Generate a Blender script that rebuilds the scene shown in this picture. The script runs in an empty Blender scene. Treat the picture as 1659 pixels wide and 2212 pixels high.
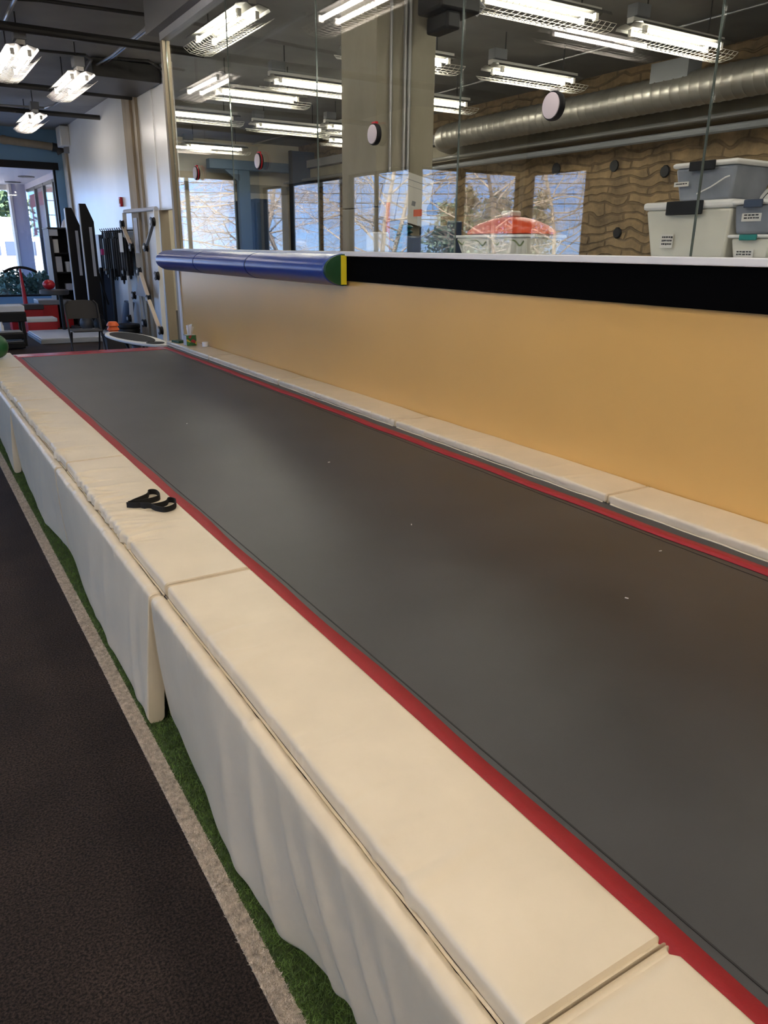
import bpy, math, random
import numpy as np
from mathutils import Vector, Matrix
PI = math.pi
C = bpy.context.scene.collection
SC = bpy.context.scene
random.seed(7)

# ------------------------------------------------------------------ camera
def make_camera():
    cam = bpy.data.cameras.new('camera'); o = bpy.data.objects.new('camera', cam); C.objects.link(o)
    yaw, pitch, roll = math.radians(31.78935), math.radians(19.055), math.radians(0.6461)
    f = Vector((math.sin(yaw)*math.cos(pitch), math.cos(yaw)*math.cos(pitch), -math.sin(pitch)))
    r = Vector((math.cos(yaw), -math.sin(yaw), 0)); u = r.cross(f)
    r2 = r*math.cos(roll) + u*math.sin(roll); u2 = -r*math.sin(roll) + u*math.cos(roll)
    M = Matrix((r2, u2, -f)).transposed().to_4x4(); M.translation = (0, 0, 1.605)
    o.matrix_world = M
    cam.sensor_fit = 'HORIZONTAL'; cam.sensor_width = 36; cam.lens = 1639.77/1659*36
    cam.clip_start = 0.05; cam.clip_end = 400
    SC.camera = o
make_camera()

# ------------------------------------------------------------------ world, sun, exposure
SC.view_settings.view_transform = 'Standard'; SC.view_settings.look = 'None'
SC.view_settings.exposure = 1.6; SC.view_settings.gamma = 1.0; SC.view_settings.use_curve_mapping = False
SC.cycles.use_denoising = True
SC.cycles.max_bounces = 10; SC.cycles.transparent_max_bounces = 24
SC.cycles.sample_clamp_indirect = 8.0
SC.cycles.caustics_reflective = False; SC.cycles.caustics_refractive = False
SKY = 1.9
SUN = 16.0
TUBE_FRONT = 14.0
TUBE_BACK = 17.0
w = bpy.data.worlds.new('sky'); SC.world = w; w.use_nodes = True
nt = w.node_tree; nt.nodes.clear()
sdir = Vector((0.62, -0.52, 0.59)).normalized()
tc = nt.nodes.new('ShaderNodeTexCoord'); sx = nt.nodes.new('ShaderNodeSeparateXYZ'); nt.links.new(tc.outputs['Generated'], sx.inputs[0])
ramp = nt.nodes.new('ShaderNodeValToRGB'); el = ramp.color_ramp.elements      # clear winter sky: pale at the horizon, deeper blue above
el[0].position = 0.0; el[0].color = (.34, .56, .95, 1); el[1].position = 1.0; el[1].color = (.16, .33, .80, 1)
q = el.new(.06); q.color = (.21, .47, 1.0, 1); q = el.new(.25); q.color = (.20, .45, 1.0, 1)
nt.links.new(sx.outputs['Z'], ramp.inputs[0])
bg = nt.nodes.new('ShaderNodeBackground'); bg.inputs['Strength'].default_value = SKY
out = nt.nodes.new('ShaderNodeOutputWorld'); nt.links.new(ramp.outputs[0], bg.inputs[0]); nt.links.new(bg.outputs[0], out.inputs[0])
sl = bpy.data.lights.new('sun', 'SUN'); sl.energy = SUN; sl.angle = 0.01; sl.color = (1.0, 0.93, 0.82)
so = bpy.data.objects.new('sun', sl); C.objects.link(so); so.rotation_euler = sdir.to_track_quat('Z', 'Y').to_euler()

# ------------------------------------------------------------------ materials
MATS = {}
def _nt(name):
    m = bpy.data.materials.new(name); m.use_nodes = True; MATS[name] = m
    return m, m.node_tree, m.node_tree.nodes['Principled BSDF']
def mat(name, col, rough=0.5, metal=0.0, spec=0.5, var=0.0, vscale=8.0, bump=0.0, bscale=60.0, emit=0.0, coat=0.0, stretch=None):
    m, t, b = _nt(name)
    b.inputs['Base Color'].default_value = (*col, 1); b.inputs['Roughness'].default_value = rough
    b.inputs['Metallic'].default_value = metal; b.inputs['Specular IOR Level'].default_value = spec
    if coat: b.inputs['Coat Weight'].default_value = coat; b.inputs['Coat Roughness'].default_value = 0.15
    if emit: b.inputs['Emission Color'].default_value = (*col, 1); b.inputs['Emission Strength'].default_value = emit
    if var or bump:
        tc = t.nodes.new('ShaderNodeTexCoord'); mp = t.nodes.new('ShaderNodeMapping')
        t.links.new(tc.outputs['Object'], mp.inputs[0])
        if stretch: mp.inputs['Scale'].default_value = stretch
    if var:
        n = t.nodes.new('ShaderNodeTexNoise'); n.inputs['Scale'].default_value = vscale; n.inputs['Detail'].default_value = 5
        t.links.new(mp.outputs[0], n.inputs['Vector'])
        r = t.nodes.new('ShaderNodeMapRange'); r.inputs[1].default_value = .3; r.inputs[2].default_value = .7
        r.inputs[3].default_value = 1-var; r.inputs[4].default_value = 1+var
        t.links.new(n.outputs['Fac'], r.inputs[0])
        mx = t.nodes.new('ShaderNodeVectorMath'); mx.operation = 'SCALE'; mx.inputs[0].default_value = col
        t.links.new(r.outputs[0], mx.inputs['Scale']); t.links.new(mx.outputs[0], b.inputs['Base Color'])
    if bump:
        n2 = t.nodes.new('ShaderNodeTexNoise'); n2.inputs['Scale'].default_value = bscale; n2.inputs['Detail'].default_value = 4
        t.links.new(mp.outputs[0], n2.inputs['Vector'])
        bp = t.nodes.new('ShaderNodeBump'); bp.inputs['Strength'].default_value = bump; bp.inputs['Distance'].default_value = 0.02
        t.links.new(n2.outputs['Fac'], bp.inputs['Height']); t.links.new(bp.outputs[0], b.inputs['Normal'])
    return m
def glass_mat(name, r0=0.05, tint=(1, 1, 1)):
    m = bpy.data.materials.new(name); m.use_nodes = True; MATS[name] = m; t = m.node_tree; t.nodes.clear()
    o = t.nodes.new('ShaderNodeOutputMaterial'); mix = t.nodes.new('ShaderNodeMixShader')
    tr = t.nodes.new('ShaderNodeBsdfTransparent'); tr.inputs[0].default_value = (*tint, 1)
    gl = t.nodes.new('ShaderNodeBsdfGlossy'); gl.inputs['Roughness'].default_value = 0.0; gl.inputs['Color'].default_value = (1, 1, 1, 1)
    g = t.nodes.new('ShaderNodeNewGeometry'); d = t.nodes.new('ShaderNodeVectorMath'); d.operation = 'DOT_PRODUCT'
    t.links.new(g.outputs['Incoming'], d.inputs[0]); t.links.new(g.outputs['Normal'], d.inputs[1])
    def mth(op, a, b=None):
        n = t.nodes.new('ShaderNodeMath'); n.operation = op
        for i, v in enumerate((a, b)):
            if v is None: continue
            if isinstance(v, (int, float)): n.inputs[i].default_value = v
            else: t.links.new(v, n.inputs[i])
        return n.outputs[0]
    c = mth('ABSOLUTE', d.outputs['Value']); p = mth('POWER', mth('SUBTRACT', 1.0, c), 5.0)
    fac = mth('ADD', mth('MULTIPLY', p, 1-r0), r0)
    t.links.new(fac, mix.inputs[0]); t.links.new(tr.outputs[0], mix.inputs[1]); t.links.new(gl.outputs[0], mix.inputs[2])
    t.links.new(mix.outputs[0], o.inputs[0])
    return m

glass_mat('partition_glass', 0.058, (0.975, 0.985, 0.975))
glass_mat('window_glass', 0.03, (0.97, 0.98, 0.98))
mat('cream_vinyl', (0.70, 0.60, 0.435), 0.36, var=0.05, vscale=5, bump=0.12, bscale=9)
mat('grey_seam', (0.30, 0.27, 0.23), 0.7)
mat('bed_mesh', (0.031, 0.031, 0.0325), 0.42, spec=0.6, var=0.22, vscale=2.2, bump=0.05, bscale=300)
mat('black_frame', (0.008, 0.008, 0.009), 0.6)
mat('red_web', (0.32, 0.006, 0.014), 0.6, bump=0.15, bscale=250)
mat('red_vinyl', (0.50, 0.012, 0.03), 0.22, spec=0.6)
mat('yellow_paint', (0.70, 0.42, 0.13), 0.30, spec=0.45, var=0.03, vscale=1.2)
mat('black_mat', (0.0015, 0.0015, 0.002), 0.9, spec=0.03)
mat('white_trim', (0.72, 0.72, 0.74), 0.4)
mat('tan_trim', (0.33, 0.27, 0.19), 0.5, var=0.12, vscale=6, stretch=(1, 1, .15))
mat('white_wall', (0.78, 0.79, 0.79), 0.28, spec=0.5, var=0.03, vscale=1.5)
mat('beige_wall', (0.74, 0.67, 0.53), 0.6, var=0.05, vscale=1.2)
mat('charcoal_wall', (0.10, 0.11, 0.13), 0.6)
mat('blue_wall', (0.19, 0.36, 0.56), 0.5)
mat('ceiling_paint', (0.32, 0.315, 0.305), 0.7, var=0.15, vscale=1.5)
mat('soffit_grey', (0.28, 0.28, 0.29), 0.6)
mat('concrete', (0.30, 0.27, 0.20), 0.7, var=0.16, vscale=3, bump=0.15, bscale=20, stretch=(1, 1, .35))
mat('concrete_tan', (0.36, 0.29, 0.20), 0.7, var=0.22, vscale=3, bump=0.15, bscale=18, stretch=(1, 1, .3))
mat('pipe_dark', (0.035, 0.034, 0.033), 0.5)
mat('conduit', (0.45, 0.45, 0.44), 0.3, metal=0.8)
mat('duct_metal', (0.40, 0.38, 0.34), 0.40, metal=0.7, bump=0.05, bscale=10)
mat('green_edge', (0.22, 0.27, 0.25), 0.12, metal=.5)
mat('white_enamel', (0.80, 0.78, 0.74), 0.35)
mat('reflector_grey', (0.11, 0.105, 0.095), 0.5)
mat('wire_white', (0.75, 0.72, 0.66), 0.4)
mat('box_grey', (0.25, 0.26, 0.28), 0.5)
mat('tube_front', (1.0, 0.91, 0.83), 0.5, emit=TUBE_FRONT)
mat('tube_back', (1.0, 0.95, 0.80), 0.5, emit=TUBE_BACK)
mat('blue_vinyl', (0.012, 0.055, 0.31), 0.28, spec=0.6, bump=0.03, bscale=8)
mat('navy_line', (0.008, 0.012, 0.05), 0.5)
mat('green_vinyl', (0.008, 0.06, 0.02), 0.5)
mat('yellow_strip', (0.75, 0.62, 0.02), 0.5)
mat('black_plastic', (0.005, 0.005, 0.006), 0.5, spec=.3)
mat('dark_grey', (0.035, 0.035, 0.038), 0.5)
mat('mid_grey', (0.22, 0.23, 0.25), 0.45)
mat('light_grey', (0.55, 0.57, 0.62), 0.4)
mat('white_plastic', (0.78, 0.77, 0.74), 0.4)
mat('disc_face', (0.62, 0.56, 0.60), 0.4)
mat('red_plastic', (0.50, 0.012, 0.02), 0.35)
mat('orange_plastic', (0.80, 0.13, 0.02), 0.4)
mat('orange_sled', (0.72, 0.085, 0.02), 0.35)
mat('teal_plastic', (0.012, 0.13, 0.15), 0.35)
mat('teal_handle', (0.01, 0.20, 0.18), 0.4)
mat('navy_paint', (0.018, 0.035, 0.075), 0.45)
mat('blue_steel', (0.075, 0.115, 0.17), 0.45)
mat('slate_plastic', (0.045, 0.065, 0.11), 0.4)
mat('brown_chair', (0.017, 0.014, 0.014), 0.6)
mat('green_rubber', (0.010, 0.11, 0.035), 0.35)
mat('strap_black', (0.004, 0.0035, 0.003), 0.85)
mat('wood_pale', (0.72, 0.58, 0.42), 0.5)
mat('tote_clear', (0.70, 0.68, 0.58), 0.35, var=0.05, vscale=6)
mat('tote_dark_contents', (0.24, 0.26, 0.30), 0.4, var=0.2, vscale=8)
mat('paper', (0.70, 0.68, 0.62), 0.7)
mat('tissue', (0.85, 0.84, 0.86), 0.8)
mat('ink', (0.02, 0.02, 0.022), 0.6)
mat('olive', (0.20, 0.24, 0.10), 0.6)
mat('pink', (0.7, 0.05, 0.3), 0.5)
mat('lime', (0.5, 0.6, 0.03), 0.4)
mat('ext_cream', (0.62, 0.56, 0.48), 0.6)
mat('ext_white', (0.55, 0.53, 0.54), 0.6)
mat('ext_lilac', (0.42, 0.40, 0.46), 0.6)
mat('bark', (0.34, 0.27, 0.21), 0.8, var=0.3, vscale=4)
mat('bark_dark', (0.14, 0.12, 0.11), 0.8)
mat('pine_leaf', (0.05, 0.085, 0.04), 0.8, var=0.4, vscale=2)
mat('shrub_leaf', (0.13, 0.20, 0.14), 0.7, var=0.4, vscale=5)
mat('mulch', (0.20, 0.12, 0.035), 0.9, var=0.3, vscale=8)
mat('asphalt', (0.10, 0.10, 0.11), 0.8, var=0.1, vscale=1)
mat('grass_far', (0.24, 0.20, 0.13), 0.9, var=0.3, vscale=0.5)
mat('red_sign', (0.60, 0.02, 0.03), 0.5)
mat('turf_base', (0.035, 0.06, 0.012), 0.9, var=.3, vscale=30)
mat('turf_blade', (0.085, 0.15, 0.024), 0.7, var=0.4, vscale=25)
mat('line_base', (0.40, 0.34, 0.27), 0.9, var=.3, vscale=60)
mat('line_blade', (0.55, 0.47, 0.38), 0.8, var=0.3, vscale=60)
mat('floor_far', (0.030, 0.029, 0.032), 0.5, var=.1)

def floor_mat():
    m, t, b = _nt('rubber_floor')
    tc = t.nodes.new('ShaderNodeTexCoord')
    n = t.nodes.new('ShaderNodeTexNoise'); n.inputs['Scale'].default_value = 150; n.inputs['Detail'].default_value = 6; n.inputs['Roughness'].default_value = .7
    n2 = t.nodes.new('ShaderNodeTexNoise'); n2.inputs['Scale'].default_value = 2.0; n2.inputs['Detail'].default_value = 5
    v = t.nodes.new('ShaderNodeTexVoronoi'); v.inputs['Scale'].default_value = 60
    for k in (n, n2, v): t.links.new(tc.outputs['Object'], k.inputs['Vector'])
    cr = t.nodes.new('ShaderNodeValToRGB'); cr.color_ramp.elements[0].position = .42; cr.color_ramp.elements[1].position = .68
    cr.color_ramp.elements[0].color = (.0085, .0060, .0048, 1); cr.color_ramp.elements[1].color = (.080, .054, .040, 1)
    t.links.new(n.outputs['Fac'], cr.inputs[0])
    mr = t.nodes.new('ShaderNodeMapRange'); mr.inputs[1].default_value = .3; mr.inputs[2].default_value = .7; mr.inputs[3].default_value = .65; mr.inputs[4].default_value = 1.35
    t.links.new(n2.outputs['Fac'], mr.inputs[0])
    sc = t.nodes.new('ShaderNodeVectorMath'); sc.operation = 'SCALE'
    t.links.new(cr.outputs[0], sc.inputs[0]); t.links.new(mr.outputs[0], sc.inputs['Scale'])
    lt = t.nodes.new('ShaderNodeMath'); lt.operation = 'LESS_THAN'; lt.inputs[1].default_value = .035
    t.links.new(v.outputs['Distance'], lt.inputs[0])
    mm = t.nodes.new('ShaderNodeMath'); mm.operation = 'MULTIPLY'; mm.inputs[1].default_value = .8; t.links.new(lt.outputs[0], mm.inputs[0])
    mx = t.nodes.new('ShaderNodeMixRGB'); mx.inputs[2].default_value = (.16, .12, .11, 1)
    t.links.new(mm.outputs[0], mx.inputs[0]); t.links.new(sc.outputs[0], mx.inputs[1]); t.links.new(mx.outputs[0], b.inputs['Base Color'])
    b.inputs['Roughness'].default_value = .85; b.inputs['Specular IOR Level'].default_value = .2
    bp = t.nodes.new('ShaderNodeBump'); bp.inputs['Strength'].default_value = .9; bp.inputs['Distance'].default_value = .006
    t.links.new(n.outputs['Fac'], bp.inputs['Height']); t.links.new(bp.outputs[0], b.inputs['Normal'])
floor_mat()
def stone_mat():
    m, t, b = _nt('rubble_stone')
    tc = t.nodes.new('ShaderNodeTexCoord'); sp_ = t.nodes.new('ShaderNodeSeparateXYZ'); cb = t.nodes.new('ShaderNodeCombineXYZ')
    t.links.new(tc.outputs['Object'], sp_.inputs[0]); t.links.new(sp_.outputs['Y'], cb.inputs[0]); t.links.new(sp_.outputs['Z'], cb.inputs[1])
    n0 = t.nodes.new('ShaderNodeTexNoise'); n0.inputs['Scale'].default_value = 1.5; n0.inputs['Detail'].default_value = 2; t.links.new(cb.outputs[0], n0.inputs['Vector'])
    ds = t.nodes.new('ShaderNodeVectorMath'); ds.operation = 'SCALE'; ds.inputs['Scale'].default_value = .42; t.links.new(n0.outputs['Color'], ds.inputs[0])
    ad0 = t.nodes.new('ShaderNodeVectorMath'); t.links.new(cb.outputs[0], ad0.inputs[0]); t.links.new(ds.outputs[0], ad0.inputs[1])
    br = t.nodes.new('ShaderNodeTexBrick'); br.inputs['Scale'].default_value = 1.0; br.inputs['Brick Width'].default_value = .8; br.inputs['Row Height'].default_value = .14
    br.inputs['Mortar Size'].default_value = .022; br.inputs['Mortar Smooth'].default_value = .6
    br.inputs['Color1'].default_value = (.30, .205, .105, 1); br.inputs['Color2'].default_value = (.22, .15, .08, 1); br.inputs['Mortar'].default_value = (.165, .112, .06, 1)
    t.links.new(ad0.outputs[0], br.inputs['Vector'])
    n = t.nodes.new('ShaderNodeTexNoise'); n.inputs['Scale'].default_value = 3.2; n.inputs['Detail'].default_value = 9; n.inputs['Roughness'].default_value = .65; t.links.new(cb.outputs[0], n.inputs['Vector'])
    cr = t.nodes.new('ShaderNodeMapRange'); cr.inputs[1].default_value = .3; cr.inputs[2].default_value = .7; cr.inputs[3].default_value = .5; cr.inputs[4].default_value = 1.55; t.links.new(n.outputs['Fac'], cr.inputs[0])
    sc = t.nodes.new('ShaderNodeVectorMath'); sc.operation = 'SCALE'; t.links.new(br.outputs['Color'], sc.inputs[0]); t.links.new(cr.outputs[0], sc.inputs['Scale'])
    t.links.new(sc.outputs[0], b.inputs['Base Color']); b.inputs['Roughness'].default_value = .85
    bp = t.nodes.new('ShaderNodeBump'); bp.inputs['Strength'].default_value = .6; bp.inputs['Distance'].default_value = .05
    mm = t.nodes.new('ShaderNodeMath'); mm.operation = 'SUBTRACT'; t.links.new(n.outputs['Fac'], mm.inputs[0]); t.links.new(br.outputs['Fac'], mm.inputs[1])
    t.links.new(mm.outputs[0], bp.inputs['Height']); t.links.new(bp.outputs[0], b.inputs['Normal'])
stone_mat()
def box_print_mat():   # tissue box print: green leaves and red berries
    m, t, b = _nt('leaf_print')
    tc = t.nodes.new('ShaderNodeTexCoord'); v = t.nodes.new('ShaderNodeTexVoronoi'); v.inputs['Scale'].default_value = 28
    t.links.new(tc.outputs['Object'], v.inputs['Vector'])
    s = t.nodes.new('ShaderNodeSeparateColor'); t.links.new(v.outputs['Color'], s.inputs[0])
    cr = t.nodes.new('ShaderNodeValToRGB'); cr.color_ramp.interpolation = 'CONSTANT'; e = cr.color_ramp.elements
    e[0].color = (.02, .11, .03, 1); e[1].color = (.06, .22, .05, 1); e[1].position = .45
    for p, c in ((.68, (.35, .03, .03, 1)), (.82, (.55, .45, .05, 1)), (.92, (.02, .07, .02, 1))):
        q = e.new(p); q.color = c
    t.links.new(s.outputs[0], cr.inputs[0]); t.links.new(cr.outputs[0], b.inputs['Base Color'])
box_print_mat()

# ------------------------------------------------------------------ mesh builder
class MB:
    def __init__(s): s.v = []; s.f = []
    def add(s, vs, fs):
        n = len(s.v); s.v += [tuple(v) for v in vs]; s.f += [tuple(i+n for i in f) for f in fs]; return s
    def box(s, x0, x1, y0, y1, z0, z1, M=None):
        vs = [Vector(p) for p in ((x0,y0,z0),(x1,y0,z0),(x1,y1,z0),(x0,y1,z0),(x0,y0,z1),(x1,y0,z1),(x1,y1,z1),(x0,y1,z1))]
        if M is not None: vs = [M @ v for v in vs]
        return s.add(vs, [(0,3,2,1),(4,5,6,7),(0,1,5,4),(1,2,6,5),(2,3,7,6),(3,0,4,7)])
    def bar(s, a, b, wx, wz, up=(0, 0, 1)):   # rectangular bar from a to b
        a, b = Vector(a), Vector(b); d = (b-a).normalized(); u = Vector(up); r = d.cross(u)
        if r.length < 1e-4: r = d.cross(Vector((1, 0, 0)))
        r.normalize(); u = r.cross(d); vs = []
        for p in (a, b):
            for i, j in ((-1,-1),(1,-1),(1,1),(-1,1)): vs.append(p + r*i*wx/2 + u*j*wz/2)
        return s.add(vs, [(0,1,2,3),(7,6,5,4),(0,4,5,1),(1,5,6,2),(2,6,7,3),(3,7,4,0)])
    def tube(s, pts, r, n=8, r1=None, cap=True):
        pts = [Vector(p) for p in pts]; rings = []; k = len(pts); prev = None
        for i, p in enumerate(pts):
            d = (pts[min(i+1, k-1)] - pts[max(i-1, 0)])
            if d.length < 1e-9: d = Vector((0, 0, 1))
            d.normalize()
            if prev is None:
                a = d.cross(Vector((0, 0, 1)))
                if a.length < 1e-3: a = d.cross(Vector((1, 0, 0)))
            else: a = prev - d*prev.dot(d)
            a.normalize(); prev = a; bb = d.cross(a)
            rr = r if r1 is None else r + (r1-r)*i/(k-1)
            rings.append([p + a*math.cos(2*PI*j/n)*rr + bb*math.sin(2*PI*j/n)*rr for j in range(n)])
        vs = [v for g in rings for v in g]; fs = []
        for i in range(k-1):
            for j in range(n):
                fs.append((i*n+j, i*n+(j+1) % n, (i+1)*n+(j+1) % n, (i+1)*n+j))
        if cap: fs.append(tuple(range(n))[::-1]); fs.append(tuple((k-1)*n+j for j in range(n)))
        return s.add(vs, fs)
    def lathe(s, prof, c=(0, 0, 0), axis='z', n=24):
        vs = []; fs = []; k = len(prof)
        for r, h in prof:
            for j in range(n):
                a = 2*PI*j/n; x, y = r*math.cos(a), r*math.sin(a)
                p = {'z': (x, y, h), 'x': (h, x, y), 'y': (x, h, y)}[axis]
                vs.append((p[0]+c[0], p[1]+c[1], p[2]+c[2]))
        for i in range(k-1):
            for j in range(n): fs.append((i*n+j, i*n+(j+1) % n, (i+1)*n+(j+1) % n, (i+1)*n+j))
        fs.append(tuple(range(n))[::-1]); fs.append(tuple((k-1)*n+j for j in range(n)))
        return s.add(vs, fs)
    def sphere(s, c, r, n=20, m=12, sc=(1, 1, 1)):
        vs = []; fs = []
        for i in range(m+1):
            t = PI*i/m
            for j in range(n):
                a = 2*PI*j/n
                vs.append((c[0]+r*sc[0]*math.sin(t)*math.cos(a), c[1]+r*sc[1]*math.sin(t)*math.sin(a), c[2]+r*sc[2]*math.cos(t)))
        for i in range(m):
            for j in range(n): fs.append((i*n+j, (i+1)*n+j, (i+1)*n+(j+1) % n, i*n+(j+1) % n))
        return s.add(vs, fs)
    def prism(s, poly, a0, a1, axis='y'):   # extrude a 2D polygon along an axis
        def P(u, v, h): return {'y': (u, h, v), 'x': (h, u, v), 'z': (u, v, h)}[axis]
        n = len(poly); vs = [P(u, v, a0) for u, v in poly] + [P(u, v, a1) for u, v in poly]
        fs = [tuple(range(n))[::-1], tuple(range(n, 2*n))] + [(i, (i+1) % n, n+(i+1) % n, n+i) for i in range(n)]
        return s.add(vs, fs)
    def ribbon(s, pts, h, t=0.002):     # upright strap along a path
        pts = [Vector(p) for p in pts]; vs = []; fs = []; k = len(pts)
        for i, p in enumerate(pts):
            d = pts[min(i+1, k-1)] - pts[max(i-1, 0)]; d.z = 0; d.normalize(); nrm = Vector((-d.y, d.x, 0))
            for a, b in ((-1, 0), (1, 0), (1, 1), (-1, 1)): vs.append(p + nrm*a*t + Vector((0, 0, b*h)))
        for i in range(k-1):
            for j in range(4): fs.append((i*4+j, i*4+(j+1) % 4, i*4+4+(j+1) % 4, i*4+4+j))
        fs.append((3, 2, 1, 0)); fs.append(tuple((k-1)*4+j for j in range(4)))
        return s.add(vs, fs)
    def mesh(s, name, m, smooth=True, angle=35):
        me = bpy.data.meshes.new(name); me.from_pydata(s.v, [], s.f); me.validate()
        me.materials.append(MATS[m] if isinstance(m, str) else m)
        import bmesh
        bm = bmesh.new(); bm.from_mesh(me); bmesh.ops.recalc_face_normals(bm, faces=bm.faces); bm.to_mesh(me); bm.free()
        if smooth:
            me.shade_smooth(); me.set_sharp_from_angle(angle=math.radians(angle))
        return me
    def build(s, name, m, parent=None, loc=(0, 0, 0), bevel=0.0, smooth=True, label=None, rot=None):
        o = bpy.data.objects.new(name, s.mesh(name, m, smooth)); C.objects.link(o); o.location = loc
        if rot: o.rotation_euler = rot
        if parent: o.parent = parent
        if bevel:
            b = o.modifiers.new('bevel', 'BEVEL'); b.width = bevel; b.segments = 2; b.limit_method = 'ANGLE'
        if label: o['label'] = label
        return o
def thing(name, label, cat, loc=(0, 0, 0), rot=(0, 0, 0), group=None):
    o = bpy.data.objects.new(name, None); C.objects.link(o); o.location = loc; o.rotation_euler = rot
    o.empty_display_size = .1
    return tag(o, label, cat, group)
def tag(o, label, cat, group=None, kind=None):
    o['label'] = label; o['category'] = cat
    if group: o['group'] = group
    if kind: o['kind'] = kind
    return o
def struct(o): o['kind'] = 'structure'; return o
def S(name, mb, m, parent=None, bevel=0): return struct(mb.build(name, m, parent, bevel=bevel)) if parent is None else mb.build(name, m, parent, bevel=bevel)
def dup(root, loc, rot=None, label=None, group=None):
    r = root.copy(); C.objects.link(r); r.location = loc
    if rot is not None: r.rotation_euler = rot
    if label: r['label'] = label
    if group: r['group'] = group
    for ch in list(root.children):
        c = ch.copy(); C.objects.link(c); c.parent = r
        for g in list(ch.children):
            d = g.copy(); C.objects.link(d); d.parent = c
    return r
def sm(t): return t*t*(3-2*t)

# ------------------------------------------------------------------ room shell
WX = 2.94      # face of the yellow half wall
GX = 3.0       # glass plane
CZ = 4.25      # ceiling
S('floor', MB().box(-6.3, 10.3, -4.2, 21.6, -0.12, 0.0), 'rubber_floor')
S('ceiling', MB().box(-6.3, 10.4, -4.2, 22.3, CZ, CZ+.25), 'ceiling_paint')
def wall_along_y(name, x0, x1, y0, y1, z0, z1, holes, m):
    mb = MB(); y = y0
    for a, b, c, d in sorted(holes):
        if a > y: mb.box(x0, x1, y, a, z0, z1)
        if c > z0: mb.box(x0, x1, a, b, z0, c)
        if d < z1: mb.box(x0, x1, a, b, d, z1)
        y = b
    if y < y1: mb.box(x0, x1, y, y1, z0, z1)
    return S(name, mb, m)
def wall_along_x(name, y0, y1, x0, x1, z0, z1, holes, m):
    mb = MB(); x = x0
    for a, b, c, d in sorted(holes):
        if a > x: mb.box(x, a, y0, y1, z0, z1)
        if c > z0: mb.box(a, b, y0, y1, z0, c)
        if d < z1: mb.box(a, b, y0, y1, d, z1)
        x = b
    if x < x1: mb.box(x, x1, y0, y1, z0, z1)
    return S(name, mb, m)
_wn = [0]
def window(axis, p, a, b, z0, z1, bars=(), frame='black_plastic', fw=0.05):
    """framed glazed window in the wall at coordinate p along 'axis' ('x': wall lies along x)"""
    _wn[0] += 1
    root = bpy.data.objects.new('window_%d' % _wn[0], None); C.objects.link(root); struct(root)
    def bx(mb, u0, u1, w0, w1, t):
        return mb.box(u0, u1, p-t, p+t, w0, w1) if axis == 'x' else mb.box(p-t, p+t, u0, u1, w0, w1)
    fr = MB(); bx(fr, a, a+fw, z0, z1, .05); bx(fr, b-fw, b, z0, z1, .05); bx(fr, a+fw, b-fw, z1-fw, z1, .05); bx(fr, a+fw, b-fw, z0, z0+fw, .05)
    for q, wd in bars: bx(fr, q-wd/2, q+wd/2, z0+fw, z1-fw, .045)
    f = fr.build('window_frame', frame, root, bevel=.004)
    bx(MB(), a+fw, b-fw, z0+fw, z1-fw, .004).build('pane', 'window_glass', root)
# front room
wall_along_x('wall_end', 21.5, 21.7, -3.1, 4.10, 0, CZ, [(-2.45, 3.76, .40, 3.42)], 'blue_wall')
window('x', 21.6, -2.45, 3.76, .40, 3.42, bars=((-1.05, .10), (0.6, .08), (2.1, .06)))
S('trim_1', MB().box(-2.5, 3.82, 21.42, 21.5, 3.36, 3.52), 'black_plastic')
wall_along_y('wall_left_far', -3.3, -3.1, 13.7, 21.7, 0, CZ, [(13.9, 16.45, .45, 3.2), (16.8, 19.65, .45, 3.2), (20.05, 21.4, .45, 3.2)], 'beige_wall')
window('y', -3.2, 13.9, 16.45, .45, 3.2, bars=((15.3, .05),))
window('y', -3.2, 16.8, 19.65, .45, 3.2, bars=((17.95, .10),))
window('y', -3.2, 20.05, 21.4, .45, 3.2)
wall_along_x('wall_left_return', 13.7, 13.9, -6.0, -3.1, 0, CZ, [(-5.9, -3.3, .45, 3.2)], 'beige_wall')
window('x', 13.8, -5.9, -3.3, .45, 3.2, bars=((-4.36, .14),))
wall_along_y('wall_left', -6.2, -6.0, -4.2, 13.9, 0, CZ, [(1.6, 6.6, .45, 2.6), (11.9, 13.6, .45, 3.2)], 'charcoal_wall')
window('y', -6.1, 1.6, 6.6, .45, 2.6, bars=((4.1, .08),))
window('y', -6.1, 11.9, 13.6, .45, 3.2)
S('wall_back', MB().box(-6.2, 10.3, -4.2, -4.0, 0, CZ), 'white_wall')
wall_along_y('wall_far_right', 3.95, 4.08, 13.6, 21.5, 0, CZ, [], 'white_wall')
S('trim_2', MB().box(3.93, 4.08, 13.56, 13.6, 0, 2.19), 'tan_trim')
S('trim_3', MB().box(3.90, 4.0, 20.75, 20.95, 0, 4.0), 'tan_trim')
S('wall_far_right_header', MB().box(3.97, 4.08, 12.8, 13.6, 2.19, CZ), 'white_wall')
S('wall_far_right_pillar', MB().box(3.86, 4.0, 14.62, 15.1, 0, CZ), 'concrete_tan')
S('wall_far_right_pillar_edge', MB().box(3.90, 4.0, 14.42, 14.615, 0, CZ-.1), 'tan_trim')
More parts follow.
